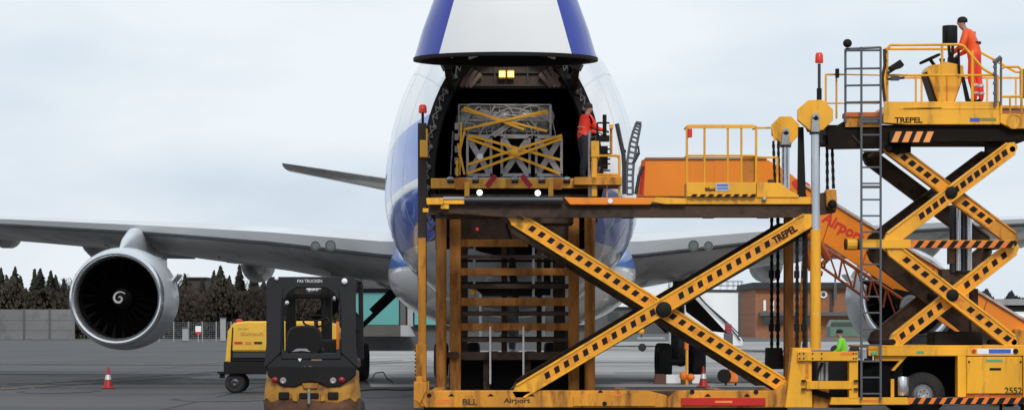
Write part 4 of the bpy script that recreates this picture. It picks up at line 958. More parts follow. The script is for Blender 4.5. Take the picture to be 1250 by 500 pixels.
for k in range(4): hz.pp([(1088 + k * 13, 173.5), (1095.5 + k * 13, 173.5), (1101 + k * 13, 160.5), (1093.5 + k * 13, 160.5)], D0 - .028, .008)
hz.build('hazard_stripes', mat('bright_hazard_orange', (.9, .33, .08), .5), hp)
sg = MB(); sg.pb(1032, 1076, 137, 142.5, D0 + .02, .5); sg.build('walkway_edge', mat('orange_brown_edge', (.5, .12, .02), .6, dirt=.4), LO)
sg = MB(); sg.pb(1032, 1076, 142.5, 155, D0 + .06, .3); sg.build('walkway_beam', YEB, LO)
sg = MB(); sg.pb(1052, 1076, 144, 150, D0 + .0, .06); sg.build('step_plate', LAD, LO)
MB().pt((1040, 165), (1052, 178), D0 + .1, .02).build('brace_rod', DST, LO)
# railings
rl = MB(); r_ = .026
rl.ppath([(1083, 124), (1083, 60), (1087, 55), (1170, 54.5), (1176, 56), (1200, 84), (1217, 94)], D0 + .02, r_, 8)
rl.pt((1083, 92), (1217, 92), D0 + .02, r_ * .9)
for a in (1150,): rl.pt((a, 124), (a, 55), D0 + .02, r_)
rl.pt((1187, 124), (1187, 62), D0 + .02, .03); rl.pt((1118, 124), (1118, 92), D0 + .02, r_ * .8)
rl.ppath([(1217, 124), (1217, 92)], D0, .035); 
rl.ppath([(1222, 139), (1222, 84), (1226, 81.5), (1243, 81.5), (1247, 85), (1247, 139)], D0 - .02, r_, 8); rl.pt((1222, 118), (1247, 118), D0 - .02, r_ * .9); rl.pt((1233, 118), (1233, 139), D0 - .02, r_ * .8)
rl.build('hand_rail', YEL, LO); rl = MB()
# far side rails
Dr = D0 + 2.7
rl.ppath([(1080, 128), (1080, 60), (1190, 60), (1240, 88), (1262, 88)], Dr, r_); rl.pt((1080, 95), (1262, 95), Dr, r_ * .8)
for a in (1125, 1165, 1205, 1240): rl.pt((a, 128), (a, 95), Dr, r_ * .8)
rl.build('far_hand_rail', YEL, LO); rl = MB()
rl.ppath([(1008, 150), (1008, 91), (1031, 91)], D0 + .6, .02); rl.pt((1021, 145), (1021, 91), D0 + .6, .02); rl.pt((1008, 126), (1076, 126), D0 + .6, .016); rl.pt((1031, 91), (1080, 92), D0 + .6, .014)
rl.build('walkway_rail', YEL, LO)
pb_ = MB(); pb_.pb(1249.5, 1270, 84, 118, D0 + .2, .4); pb_.build('end_box', mat('tan_box', (.22, .17, .12), .7), LO)
hk = MB(); hk.ppath([(1079.5, 60), (1080, 80), (1077, 95), (1080, 124)], D0 - .02, .03); hk.ppath([(1082, 62), (1079, 68), (1082, 75)], D0 - .02, .02); hk.build('cable_loop', BRN, LO)
gp = MB(); gp.ppath([(1215, 130), (1215, 75), (1222, 70)], D0 - .05, .03); gp.pt((1213, 77), (1222, 70), D0 - .08, .05); gp.pt((1222, 70), (1221.5, 128), D0 - .05, .02)
for b in (80, 88, 100, 112): gp.pb(1213, 1217, b, b + 3, D0 - .09, .08)
gp.build('gate_post', LAD, LO)
# ladder with upper cage
ld = MB()
for a, b in ((1051.5, 57.5), (1075, 57.5)): ld.ppath([(a, 488), (a, b)], D0 - .12, .023, 8)
ld.ppath([(1032, 150), (1032, 60), (1075, 58)], D0 + .05, .024, 8)
for b in (62, 84, 104.5, 125): ld.pt((1032, b), (1075, b - .5), D0 - .0, .02)
y = 145
while y < 486:
    ld.pt((1051.5, y), (1075, y), D0 - .12, .017); y += 19.7
ld.pt((1051.5, 228), (1075, 228), D0 - .12, .028)
ld.build('ladder', LAD, LO)
MB().ball(P(1034.5, 53, D0), .09, .09, .085).build('ladder_lamp', BLK, LO)
be = MB().pt((1000, 122), (1000, 78), D0 + .1, .03).build('beacon_pole', DST, LO)
MB().lathe([(.001, 0), (.075, 0), (.08, .02), (.075, .16), (.05, .2), (.001, .205)], P(1000, 77, D0 + .1), 'Z', n=16).build('beacon', mat('beacon_red', (.8, .04, .015), .25), be, smooth=True)
MB().pt((1000, 122), (1000, 108), D0 + .1, .05).build('pole_sleeve', BLK, be)
MB().pt((1022, 84), (1022, 95), D0 + .5, .04).build('rail_knob', BLK, LO)
wl = MB(); wl.pp([(1086, 81), (1099, 72.5), (1104, 79), (1102, 82), (1088, 86)], D0 - .2, .25); wl = wl.build('work_light', BLK, LO, bevel=.01)
k = MB(); k.pt((1083, 90), (1092, 84), D0 - .1, .03); k.pt((1083, 97), (1104, 95), D0 - .1, .025); k.pb(1088, 1098, 93, 98, D0 - .15, .12); k.build('light_bracket', DST, wl)
# control console
cs = MB(); cs.pp([(1131, 86), (1134, 80), (1148, 78), (1153, 75), (1176, 80), (1177, 92), (1165, 127), (1146, 127), (1138, 104)], D0 + .35, .7)
co = cs.build('control_console', YEL, LO, bevel=.02)
MB().pp([(1129.5, 88), (1133, 88), (1148, 124), (1141, 124)], D0 + .4, .6).build('console_side', BLK, co)
MB().pb(1131, 1177, 90.5, 92.5, D0 + .335, .02).build('console_trim', STL, co)
MB().pb(1155, 1157, 92, 126, D0 + .335, .02).build('console_seam', YEB, co)
sw_ = MB(); c_ = P(1135, 72, D0 + .6); ax = Vector((-.45, 0, 1)).normalized(); u_ = ax.orthogonal().normalized(); v_ = ax.cross(u_)
ps = [c_ + (u_ * math.cos(2 * math.pi * i / 24) + v_ * math.sin(2 * math.pi * i / 24)) * .2 for i in range(25)]
sw_.path(ps, .028, 8)
for i in (0, 8, 16): sw_.tube(ps[i], c_, .02)
sw_.tube(c_, P(1142, 82, D0 + .6), .035); sw_.build('steering_wheel', BLK, co)
mn = MB(); mn.lathe([(.001, 0), (.14, 0), (.15, .02), (.15, .34), (.14, .36), (.001, .36)], P(1159.5, 54, D0 + .5), 'Z', n=20); mn = mn.build('display_hood', BLK, co, smooth=True)
k = MB(); k.pt((1158, 54), (1160, 80), D0 + .45, .03); k.pt((1163, 54), (1162, 80), D0 + .45, .03); k.pb(1158, 1170, 70, 82, D0 + .4, .15); k.pb(1151, 1153, 33, 53, D0 + .3, .03); k.pt((1170, 60), (1171, 92), D0 + .3, .025); k.build('display_stand', BLK, co)
lv = MB()
for a in (1149, 1153, 1167, 1171): lv.pt((a, 80), (a - 1, 73), D0 + .45, .014); lv.ball(P(a - 1, 73, D0 + .45), .028)
lv.build('levers', BLK, co)
MB().pp([(1174, 94), (1177.5, 94), (1185, 126), (1180, 126)], D0 + .3, .1).build('pedal_strut', BLK, LO)

# ================================================================= NOSE BRIDGE TOWER behind the main loader
DT = 54.85
TW = thing('nose_bridge', 'rust stained yellow lift tower with ladder-like crossbeams standing under the open nose', 'loading bridge', (0, DT, 0))
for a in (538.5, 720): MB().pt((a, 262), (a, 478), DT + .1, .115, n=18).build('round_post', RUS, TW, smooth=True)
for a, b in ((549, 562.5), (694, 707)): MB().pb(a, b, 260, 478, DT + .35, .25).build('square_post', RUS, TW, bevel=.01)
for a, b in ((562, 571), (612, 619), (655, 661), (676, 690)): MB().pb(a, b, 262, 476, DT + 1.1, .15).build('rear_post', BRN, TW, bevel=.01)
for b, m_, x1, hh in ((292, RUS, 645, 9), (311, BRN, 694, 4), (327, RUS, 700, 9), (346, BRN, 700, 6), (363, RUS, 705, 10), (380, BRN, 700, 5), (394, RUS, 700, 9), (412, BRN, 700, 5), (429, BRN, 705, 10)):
    MB().pb(562, x1 if b != 293 else 694, b, b + hh, DT + .4, .18).build('crossbeam', m_, TW, bevel=.008)
rb = MB()
for b in (318, 345, 381, 412): rb.pt((562, b), (690, b), DT + 1.0, .03)
rb.build('rear_rail', BLK, TW)
for a in (598.5, 639): MB().pt((a, 398), (a, 468), DT + .35, .022).build('guide_rod', WHT, TW)
for a in (579, 651): MB().pt((a, 300), (a, 362), DT + .8, .03).build('guide_rod', STL, TW)
for q_ in ((590, 598, 435, 478, DT + .6, .1), (641, 648, 435, 478, DT + .6, .1), (535, 560, 429, 436, DT + .2, .15)): MB().pb(*q_).build('short_strut', BRN, TW)
bx = MB(); bx.pb(548, 592, 438, 482, DT + .9, 1.0); bx.pb(600, 640, 436, 482, DT + .9, 1.0); bx.pb(648, 716, 436, 482, DT + .9, 1.0); bx.build('hydraulic_tank', VOI, TW, bevel=.03)
MB().box(X(530, DT), X(732, DT), DT, DT + 1.6, .1, Z(476, DT)).build('tower_base', BRN, TW)
v_ = MB(); v_.pt((624, 300), (630, 365), DT + 1.0, .07); v_.ppath([(618, 272), (626, 300), (622, 330), (628, 362)], DT + .9, .035); v_.pp([(580, 352), (590, 347), (660, 349), (672, 356), (660, 361), (590, 361)], DT + 1.0, .25); v_.pb(664, 672, 310, 360, DT + 1.2, .1); v_.pb(675, 681, 315, 362, DT + 1.2, .1)
v_.build('hydraulic_linkage', BLK, TW)
MB().pp([(565, 262), (700, 262), (700, 292), (560, 292)], DT + .9, .5).build('lift_housing', BRN, TW)
MB().ball(P(582.5, 279.5, DT + .6), .035).build('red_lamp', emis('red_lamp_glow', (.7, .03, .04), .5), TW)
MB().ball(P(577.5, 356, DT + .5), .06, .06, .1).build('yellow_lamp', YEL, TW)
# outer slim mast on the left, with box and beacon
MB().pb(510, 520.5, 150, 370, DT, .2).build('outer_mast', mat('mast_dark', (.03, .018, .012), .6, dirt=.4), TW, bevel=.01)
MB().pb(510.5, 520, 290, 465, DT - .06, .2).build('mast_sleeve', YEB, TW, bevel=.01)
MB().pb(507.5, 520.5, 420, 465, DT - .12, .2).build('mast_shoe', YEB, TW, bevel=.01)
MB().pb(505, 524, 465, 497, DT - .1, .5).build('mast_foot', YEB, TW)
ct = MB()
for k in range(9): ct.pb(506.3, 508.5, 422 + k * 4.8, 424.5 + k * 4.8, DT - .1, .1)
ct.build('rack_teeth', BLK, TW)
bx = MB().pb(512.5, 522, 171, 192, DT - .2, .22).build('control_box', YEL, TW, bevel=.015)
MB().pt((521, 157), (521, 171), DT - .1, .02).build('box_stalk', YEL, bx)
for a, b in ((516, 137),):
    MB().lathe([(.001, 0), (.085, 0), (.09, .03), (.08, .15), (.05, .18), (.001, .185)], P(a, b + 1, DT + .05), 'Z', n=14).build('beacon', MATS['beacon_red'], TW, smooth=True)
MB().pt((516, 137), (516, 152), DT + .1, .03).build('beacon_stalk', BLK, TW)
# front platform beam under the pallet
DB = 55.9
be_ = MB().pb(526, 722, 217.5, 230, DB, .3).build('bridge_beam', YEL, TW, bevel=.012)
MB().box(X(526, DB), X(722, DB), DB + .3, DB + .85, Z(224, DB), Z(219, DB)).build('bridge_deck', DST, TW)
MB().pb(537, 720, 231, 239, DB + .1, .3).build('bridge_void', VOI, TW)  # near-black box stands in for the shaded gap under the beam
MB().pb(526, 722, 237, 262, DB - .2, .6).build('bridge_underframe', BRN, TW)
for a, b in ((567, 573), (669.5, 675.5)): MB().pb(a, b, 222, 241, DB - .3, .12).build('beam_leg', YEL, TW, bevel=.008)
for a, b in ((556, 568), (676, 686)): MB().pb(a, b, 217, 231, DB - .06, .06).build('mounting_plate', mat('orange_plate', (.6, .2, .02), .6, dirt=.5), TW)
for a in (550, 580.5, 628.5, 661.5, 692): MB().ball(P(a, 218.5, DB - .1), .085, .08, .06, 12).build('roller_ball', STL, TW, smooth=True); 
for a, b in ((585.5, 235), (656.5, 235.5)): MB().ball(P(a, b, DB - .45), .065, .05, .065, 12).build('white_lamp', emis('white_lamp_glow', (1, .98, .92), 1.6), TW, smooth=True)
bf = MB()
for a in (550, 580.5, 628.5, 661.5, 692): bf.pb(a - 4, a + 4, 219.5, 223, DB - .08, .1)
bf.build('roller_seat', BLK, TW)
# control cage at the right end
cg = MB(); Dk = 55.2
for a in (727, 756): cg.pt((a, 240), (a, 190 if a > 730 else 186), Dk, .028); cg.pt((a, 240), (a, 190), Dk + .6, .028)
cg.ppath([(722, 200), (727, 190), (756, 190)], Dk, .028); cg.pt((727, 213), (756, 213), Dk, .024); cg.pt((727, 190), (756, 190), Dk + .6, .024)
for a in (727, 756): cg.tube(P(a, 190, Dk), P(a, 190, Dk) + Vector((0, .6, 0)), .024)
cg.pt((741, 213), (741, 240), Dk, .02); cg.pb(727, 756, 213, 218, Dk, .04)
cg.build('guard_rail', YEL, TW)
cp = MB(); cp.pb(721.5, 731.5, 172, 192, Dk - .1, .25); cp.pb(722, 729, 192, 240, Dk - .08, .18); cp = cp.build('control_post', YEL, TW, bevel=.015)
k = MB(); k.pb(731, 744, 165, 172, Dk, .3); k.pt((738, 140), (738, 165), Dk, .045); k.pt((729, 150), (744, 150), Dk, .02); k.pt((729, 150), (729, 172), Dk, .02); k.pb(734, 742, 178, 206, Dk + .1, .2)
for b in (182, 188, 194, 200, 208): k.pt((733, b), (745, b), Dk, .018)
k.build('control_levers', BLK, cp)
MB().pt((746, 153), (746, 190), Dk + .1, .03).build('lever_mast', YEB, TW); MB().pb(744, 749, 152, 157, Dk, .12).build('lever_head', YEL, TW)
MB().pt((719.5, 160), (719.5, 240), Dk + .2, .035).build('grey_post', STL, TW)
MB().box(X(700, 55.9), X(757, 55.9), 55.0, 56.72, Z(228, 55.9), Z(219, 55.9)).build('side_deck', YEB, TW)

# ================================================================= PALLET OF CARGO
PL = thing('cargo_pallet', 'netted grey steel crates strapped with yellow bands inside the open nose', 'cargo pallet', (0, 57.0, 0))
Dp = 56.9
MB().box(X(560, Dp), X(691, Dp), Dp, Dp + 3.1, Z(219, Dp), Z(216.5, Dp)).build('pallet_base', STL, PL)
for a, b in ((569, 601), (611, 648), (653, 687)):
    m = MB(); 
    for x0_, x1_, y0_, y1_ in ((a, a + 3.2, 166, 215), (b - 3.2, b, 166, 215), (a, b, 165.5, 169), (a, b, 211.5, 215.5)): m.pb(x0_, x1_, y0_, y1_, Dp + .05, .1)
    m.bar(P(a + 3, 169, Dp + .1), P(b - 3, 213, Dp + .1), .13, .05); m.bar(P(b - 3, 169, Dp + .12), P(a + 3, 213, Dp + .12), .13, .05)
    fr_ = m.build('crate_frame', CRT, PL, bevel=.006)
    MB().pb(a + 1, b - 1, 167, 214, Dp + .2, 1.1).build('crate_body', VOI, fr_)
m = MB(); m.pb(562, 672, 130, 165, Dp + .35, 1.5); m.build('upper_crate', mat('upper_crate_dark', (.12, .115, .11), .8, dirt=.4), PL, bevel=.05)
m = MB()
for a, b, c_, d in ((560, 128, 672, 128), (560, 165, 672, 165), (560, 128, 560, 165), (672, 128, 672, 165), (568, 147, 672, 147), (600, 165, 634, 142), (603, 167, 637, 144), (560, 152, 585, 130), (585, 165, 604, 129)): m.pt((a, b), (c_, d), Dp + .25, .018 if a < 600 else .03)
m.build('upper_frame', CRT, PL)
m = MB(); rnd = random.Random(12)
for i in range(9):
    a = 567 + i * 12.2; m.ball(P(a, 147 + rnd.uniform(-5, 5), Dp + .42), rnd.uniform(.14, .24), .16, rnd.uniform(.16, .29), 12, 8)
m.build('wrapped_bundles', mat('cloudy_film', (.34, .33, .32), .3, dirt=.5, dcol=(.12, .11, .10), bump=.4), PL, smooth=True)
m = MB(); rnd = random.Random(3)
for i in range(10):
    cx_, cy_ = rnd.uniform(566, 662), rnd.uniform(140, 168); ra, rb_ = rnd.uniform(14, 34), rnd.uniform(10, 26); a0 = rnd.uniform(2.6, 3.6); a1 = a0 + rnd.uniform(1.8, 3)
    ps = []
    for k in range(13):
        a = a0 + (a1 - a0) * k / 12; x_, y_ = cx_ + ra * math.cos(a), cy_ + rb_ * math.sin(a)
        if 556 < x_ < 676 and 127 < y_ < 170: ps.append((x_, y_))
    if len(ps) > 2: m.ppath(ps, Dp + .2 + i * .008, .013, 5)
for a in range(562, 672, 12): m.pt((a, 128), (a + rnd.uniform(-7, 12), 165), Dp + .3, .011)
for b in (136, 143, 158): m.ppath([(560, b), (590, b + 3), (625, b + 1), (650, b + 3), (672, b)], Dp + .3, .011)
m.build('cargo_net', NETM, PL)
m = MB()
for i_, (a, b, c_, d) in enumerate(((570, 168, 684, 212), (572, 165, 684, 195), (686, 165, 570, 201), (686, 169, 570, 212))): m.bar(P(a, b, Dp - .03 - i_ * .016), P(c_, d, Dp - .03 - i_ * .016), .06, .012)
for i_, (a, b, c_, d) in enumerate(((564, 134, 668, 160), (566, 131, 640, 158), (669, 137, 590, 152), (566, 158, 668, 135))): m.bar(P(a, b, Dp + .14 - i_ * .016), P(c_, d, Dp + .14 - i_ * .016), .05, .012)
for i_, (a, b, c_, d) in enumerate(((563, 150, 561, 214), (567, 160, 560, 190), (559, 175, 567, 213), (558, 195, 558, 215))): m.bar(P(a, b, Dp + .05 - i_ * .016), P(c_, d, Dp + .05 - i_ * .016), .045, .012)
m.build('strap', STR, PL)
MB().ball(P(628, 187, Dp - .06), .1, .05, .09).build('buckle', STR, PL)
for a, b, c_, d in ((605, 214, 594, 228), (637, 214, 648, 228)): MB().bar(P(a, b, 55.78), P(c_, d, 55.78), .11, .02).build('red_strap', mat('red_webbing', (.42, .015, .04), .7), PL)
m = MB()
for b in (150, 163, 178, 192, 205): m.pb(555, 560, b, b + 8, Dp + .2, .1)
m.pt((553, 160), (550, 214), Dp + .4, .02); m.build('net_hooks', CRT, PL)
MB().lathe([(.001, 0), (.07, 0), (.07, .02)], P(586, 191, Dp - .02), n=12).build('white_tag', WHT, PL)
# ================================================================= ORANGE BELT LOADER behind
DQ = 57.2
BL = thing('belt_loader', 'orange sheet sided belt loader with red Airport lettering sloping down behind the yellow loader', 'belt loader', (X(1150, DQ), DQ, 0))
m = MB(); m.pp([(780, 236), (783, 200), (788, 193), (934, 193), (960, 208), (983, 226), (983, 262), (940, 262), (940, 240), (780, 240)], DQ, 1.3)
m.build('upper_cover', ORG, BL, bevel=.015)
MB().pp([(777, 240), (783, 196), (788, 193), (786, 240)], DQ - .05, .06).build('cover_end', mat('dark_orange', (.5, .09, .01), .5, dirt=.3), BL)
MB().pb(788, 936, 192, 194.6, DQ - .04, 1.4).build('top_trim', mat('trim_brown', (.3, .16, .1), .6), BL)
MB().pb(872, 905, 196, 240, DQ - .012, .012).build('access_panel', ORG, BL)
m = MB(); m.pp([(975, 222), (1022, 252), (1258, 396), (1258, 425), (1222, 404), (1190, 420), (1118, 372), (1050, 326), (975, 276)], DQ + .02, .08)
m.pp([(975, 222), (1022, 252), (1258, 396), (1258, 425), (1222, 404), (1190, 420), (1118, 372), (1050, 326), (975, 276)], DQ + 1.2, .08)
m.prism([(X(a, DQ), Z(b, DQ)) for a, b in ((975, 262), (1190, 395), (1258, 420), (1258, 400), (1190, 380), (975, 250))], DQ + .1, DQ + 1.2)
bo = m.build('boom_side', ORG, BL, bevel=.01)
tr = MB(); tr.bar(P(975, 221, DQ), P(1258, 394.5, DQ), .05, .12); tr.build('boom_trim', mat('trim_pale', (.55, .45, .38), .6, dirt=.4), BL)
jn = MB()
for a in (1018, 1066, 1140, 1205): b = 252 + (a - 1022) * .61; jn.pt((a, b + 2), (a - 14, b + 46), DQ + .015, .012)
jn.build('panel_seam', mat('dark_orange', (.5, .09, .01)), bo)
RL = mat('red_lettering', (.72, .025, .012), .5)
text('lettering', 'Airport', RL, BL, P(1029, 279, DQ + .01), 1.02, .34, slope=math.atan(.56))
text('lettering', 'S', RL, BL, P(976, 231, DQ - .01), .44, .42, slope=.35)
TRS = mat('red_orange_truss', (.42, .075, .01), .5, dirt=.4)
t_ = MB()
for dy in (0, .9):
    Dd_ = DQ - .3 + dy
    t_.pt((988, 290), (1112, 372), Dd_, .04); t_.pt((984, 312), (1060, 366), Dd_, .03); t_.pt((978, 268), (988, 290), Dd_, .05)
    for a in range(6): t_.pt((992 + a * 18, 292 + a * 12), (988 + a * 18, 315 + a * 12), Dd_, .025); t_.pt((992 + a * 18, 292 + a * 12), (1004 + a * 18, 326 + a * 12), Dd_, .02)
t_.build('under_truss', TRS, BL)
t_ = MB(); t_.pt((1000, 296), (1012, 318), DQ - .4, .09); t_.pt((1004, 322), (1016, 310), DQ - .4, .06); t_.ppath([(984, 300), (990, 330), (1004, 334)], DQ - .4, .06, 8); t_.build('hydraulic_ram', TRS, BL)
t_ = MB(); t_.pt((980, 380), (982, 320), DQ - .3, .07); t_.pt((972, 424), (981, 370), DQ - .3, .09); t_.build('support_leg', ORG, BL)
wh = MB().lathe([(.001, 0), (.08, -.02), (.1, 0), (.16, 0), (.17, -.03), (.24, -.03), (.25, .1)], P(1112, 373, DQ - .35), n=24).build('end_pulley', STL, BL, smooth=True)
t_ = MB(); t_.pp([(1093, 352), (1120, 358), (1128, 374), (1110, 384), (1096, 376)], DQ - .2, .3); t_.pt((1050, 340), (1110, 378), DQ - .25, .05); t_.build('pulley_bracket', BLK, BL)
t_ = MB(); t_.pb(1110, 1262, 408, 446, DQ + .2, 1.6); t_.pp([(1220, 402), (1234, 394), (1262, 392), (1262, 410), (1220, 410)], DQ + .15, 1.6); t_.build('chassis', BLG, BL, bevel=.05)
t_ = MB(); t_.pb(1238, 1262, 401, 424, DQ - .2, .4); t_.build('chassis_corner', YEB, BL, bevel=.03)
for px in (1140, 1235):
    for dd in (.1, 1.5): wheel_at(BL, (X(px, DQ), DQ + dd + .2, .45), .45, .28)
for px in (1140, 1235): pass

# ================================================================= FORKLIFT
DF = 37.0
FK = thing('forklift', 'black and worn yellow forklift seen from behind at lower left of the loader', 'forklift', (X(379, DF), DF + 1, 0))
CWY = mat('counterweight_yellow', (.46, .21, .015), .5, dirt=.62, dcol=(.12, .045, .02), scale=3.0, var=.15)
CWR = mat('rusted_counterweight', (.16, .07, .035), .7, dirt=.8, dcol=(.05, .025, .018), scale=4, var=.3, bump=.3)
fk = MB()
fk.pp([(325, 344), (330, 337.5), (428, 337.5), (434, 344), (434, 351), (325, 351)], DF + .05, .14)
fk.pp([(325, 345), (346, 351), (343, 380), (343, 430), (324, 448), (322, 448), (325, 420)], DF + .02, .12)
fk.pp([(434, 345), (413, 351), (416, 380), (416, 430), (435, 448), (437, 448), (434, 420)], DF + .02, .12)
fk.pp([(343, 350), (362, 350), (352, 357), (345, 368)], DF + .04, .1); fk.pp([(416, 350), (397, 350), (407, 357), (414, 368)], DF + .04, .1)
fk.pp([(343, 414), (345, 425), (351, 431), (408, 431), (414, 425), (416, 414), (416, 438), (343, 438)], DF + .02, .1)
# roof and front pillars
for a in (328, 350, 372, 394, 416, 428): fk.box(X(a, DF), X(a, DF) + .05, DF + .1, DF + 1.9, Z(342, DF), Z(338, DF))
fk.box(X(327, DF), X(433, DF), DF + 1.82, DF + 1.9, Z(349, DF), Z(338, DF))
for a, s_ in ((329, 1), (431, -1)): fk.bar((X(a, DF), DF + 1.86, Z(342, DF)), (X(a, DF), DF + 2.05, Z(440, DF)), .07, .08)
FKB = mat('forklift_charcoal', (.016, .016, .019), .5, dirt=.35, dcol=(.035, .03, .028), spec=.3)  # darker than the other charcoal: ground shade is put into the colour
fk.build('overhead_guard', FKB, FK, bevel=.012)
text('lettering', 'PAS TRUCKEN', MATS['swirl_white'], FK, P(378, 342.6, DF + .045), .36, .045)
for a, b, r in ((337.5, 339.5, .03), (420.5, 343, .045)): MB().ball(P(a, b, DF + .03), r).build('white_reflector', WHT, FK)
ec = MB(); ec.pp([(324, 438), (343, 431), (416, 431), (436, 438), (436, 449), (323, 449)], DF + .04, .9)
ec = ec.build('engine_cover', FKB, FK, bevel=.02)
MB().pp([(368, 448.5), (372, 445.5), (374, 448), (378, 445.5), (381, 446.5), (380, 448.5)], DF + .03, .02).build('badge', LAD, ec)
MB().pp([(363, 436), (369, 436), (366, 441)], DF + .02, .02).build('white_triangle', WHT, ec); MB().pb(380, 393, 437, 440, DF + .028, .01).build('brown_sticker', mat('sticker_brown', (.2, .12, .06), .6), ec)
lb = MB().pp([(326, 447), (434, 447), (434, 457), (428, 463), (415, 471), (400, 472), (389, 467), (380, 465), (371, 467), (360, 472), (345, 471), (332, 463), (326, 457)], DF - .06, .2).build('lamp_panel', BLK, FK, bevel=.015)
for a in (335.5, 417): MB().ball(P(a, 463, DF - .06), .05, .025, .045, 12).build('tail_light', mat('tail_red', (.22, .006, .01), .35), FK, smooth=True)
for a in (345.5, 406.5): MB().lathe([(.001, 0), (.03, -.01), (.045, 0), (.048, .03)], P(a, 464, DF - .075), n=16).build('reverse_light', mat('lamp_white', (.3, .27, .27), .3), FK, smooth=True)
# counterweight: stacked rounded rings
rings = []
for z_, hw, y0, in ((.28, .60, .16), (.34, .66, .06), (.55, .69, 0), (.75, .695, -.02), (.90, .68, -.02), (1.02, .665, .0), (1.12, .66, .03), (1.14, .64, .08)):
    r = []
    for i in range(32):
        a = 2 * math.pi * i / 32; cx_, sx_ = math.cos(a), math.sin(a)
        r.append(Vector((X(379, DF) + hw * math.copysign(abs(cx_) ** .35, cx_), DF + .42 + (.42 - y0) * math.copysign(abs(sx_) ** .5, sx_), z_)))
    rings.append(r)
MB().loft(rings, c0=True, c1=True).build('counterweight', CWY, FK, smooth=True, angle=60)
rings2 = [[Vector((X(379, DF) + (p.x - X(379, DF)) * 1.012, DF + .42 + (p.y - DF - .42) * 1.02, p.z - .005)) for p in r] for r in rings[:4]]
for i, p in enumerate(rings2[-1]): p.z += .035 * math.sin(i * 1.7) - .03
MB().loft(rings2).build('scraped_band', CWR, FK, smooth=True, angle=60)
for a, b, c_, d in ((340, 353, 478, 487), (400, 413, 478, 487), (365, 389, 479, 486)): MB().pb(a, b, c_, d, DF - .048, .05).build('recess', BLK, FK, bevel=.012)
for q_ in ([(355, 479), (363, 479), (363, 490), (357, 489)], [(391, 479), (398, 479), (397, 489), (391, 490)], [(368, 467), (389, 467), (387, 474), (371, 474)]): MB().pp(q_, DF - .06, .05).build('cast_pad', CWY, FK, bevel=.012)
k = MB().tube(P(377, 474, DF - .08), P(377, 492, DF - .08), .022, 10); k.build('tow_pin', STL, FK)
# mast, seat, wheel, body
ms = MB()
for a, b in ((349, 361), (392.5, 405)): ms.box(X(a, 39.3), X(b, 39.3), 39.2, 39.42, .2, Z(347, 39.3))
for z_ in (.5, 1.2, 2.2): ms.box(X(349, 39.3), X(405, 39.3), 39.25, 39.35, z_, z_ + .08)
ms.build('mast', BLK, FK, bevel=.01)
for a in (351, 357, 396): MB().tube((X(a, 39.2), 39.15, .3), (X(a, 39.2), 39.15, 2.2), .015).build('mast_hose', BLK, FK)
MB().ball(P(350.5, 369, DF + 1.0), .03).build('mirror_stud', WHT, FK); MB().ball(P(408, 364, DF + 1.0), .025, .02, .04).build('mirror_stud', STL, FK)
for dx in (-.28, .2): 
    k = MB(); x_ = X(379, DF) + dx; k.box(x_, x_ + .12, 39.5, 40.65, .12, .17); k.box(x_, x_ + .12, 39.45, 39.52, .12, .65); k.build('fork', DST, FK)
MB().box(X(345, 39.4), X(410, 39.4), 39.42, 39.47, .25, .75).build('fork_carriage', BLK, FK)
se = MB(); rs_ = []
for y_, sc in ((DF + .55, .9), (DF + .6, 1), (DF + .72, 1), (DF + .78, .9)):
    rs_.append([Vector((X(367, DF) + .26 * sc * math.copysign(abs(math.cos(2 * math.pi * i / 24)) ** .6, math.cos(2 * math.pi * i / 24)), y_ , Z(417, DF) + .24 * sc * math.copysign(abs(math.sin(2 * math.pi * i / 24)) ** .7, math.sin(2 * math.pi * i / 24)))) for i in range(24)])
se.loft(rs_, c0=True, c1=True).build('seat_back', BLK, FK, smooth=True)
MB().box(X(345, DF), X(390, DF), DF + .7, DF + 1.2, Z(436, DF), Z(424, DF)).build('seat', BLK, FK, bevel=.04)
MB().pp([(356, 429), (362, 425), (374, 425), (379, 429), (368, 427.5)], DF + .54, .01).build('seat_print', STL, FK)
st_ = MB(); c_ = Vector((X(377, DF), DF + 1.35, Z(391, DF))); ax = Vector((0, -.5, 1)).normalized(); u_ = Vector((1, 0, 0)); v_ = ax.cross(u_)
ps = [c_ + (u_ * math.cos(2 * math.pi * i / 24) + v_ * math.sin(2 * math.pi * i / 24)) * .19 for i in range(25)]
st_.path(ps, .016, 6)
for i in (2, 10, 18): st_.tube(ps[i], c_, .014)
st_.tube(c_, c_ + Vector((0, .25, -.5)), .03); st_.ball(ps[9] + Vector((0, 0, .05)), .03); st_.build('steering_wheel', BLK, FK)
MB().box(X(340, DF), X(419, DF), DF + 1.5, DF + 1.75, .4, Z(414, DF)).build('front_cowl', FKB, FK, bevel=.03)
k = MB(); k.pp([(377, 399), (391, 399), (391, 416), (386, 410)], DF + 1.45, .05); k.pb(410.5, 414, 392, 426, DF + 1.4, .05); k.build('orange_bracket', ORG, FK)
MB().box(X(322, DF) + .1, X(437, DF) - .1, DF + .7, DF + 2.0, .3, 1.12).build('body', CWY, FK, bevel=.03)
sp_ = MB(); sp_.pt((434, 385), (436, 440), DF + 1.6, .045); sp_.pb(434, 437, 388, 402, DF + 1.5, .1); sp_.build('tilt_bracket', BLK, FK)
for x_, y_, r, w_ in ((-.52, .35, .27, .2), (.52, .35, .27, .2), (-.56, 1.75, .34, .24), (.56, 1.75, .34, .24)): wheel_at(FK, (X(379, DF) + x_, DF + y_, r), r, w_)

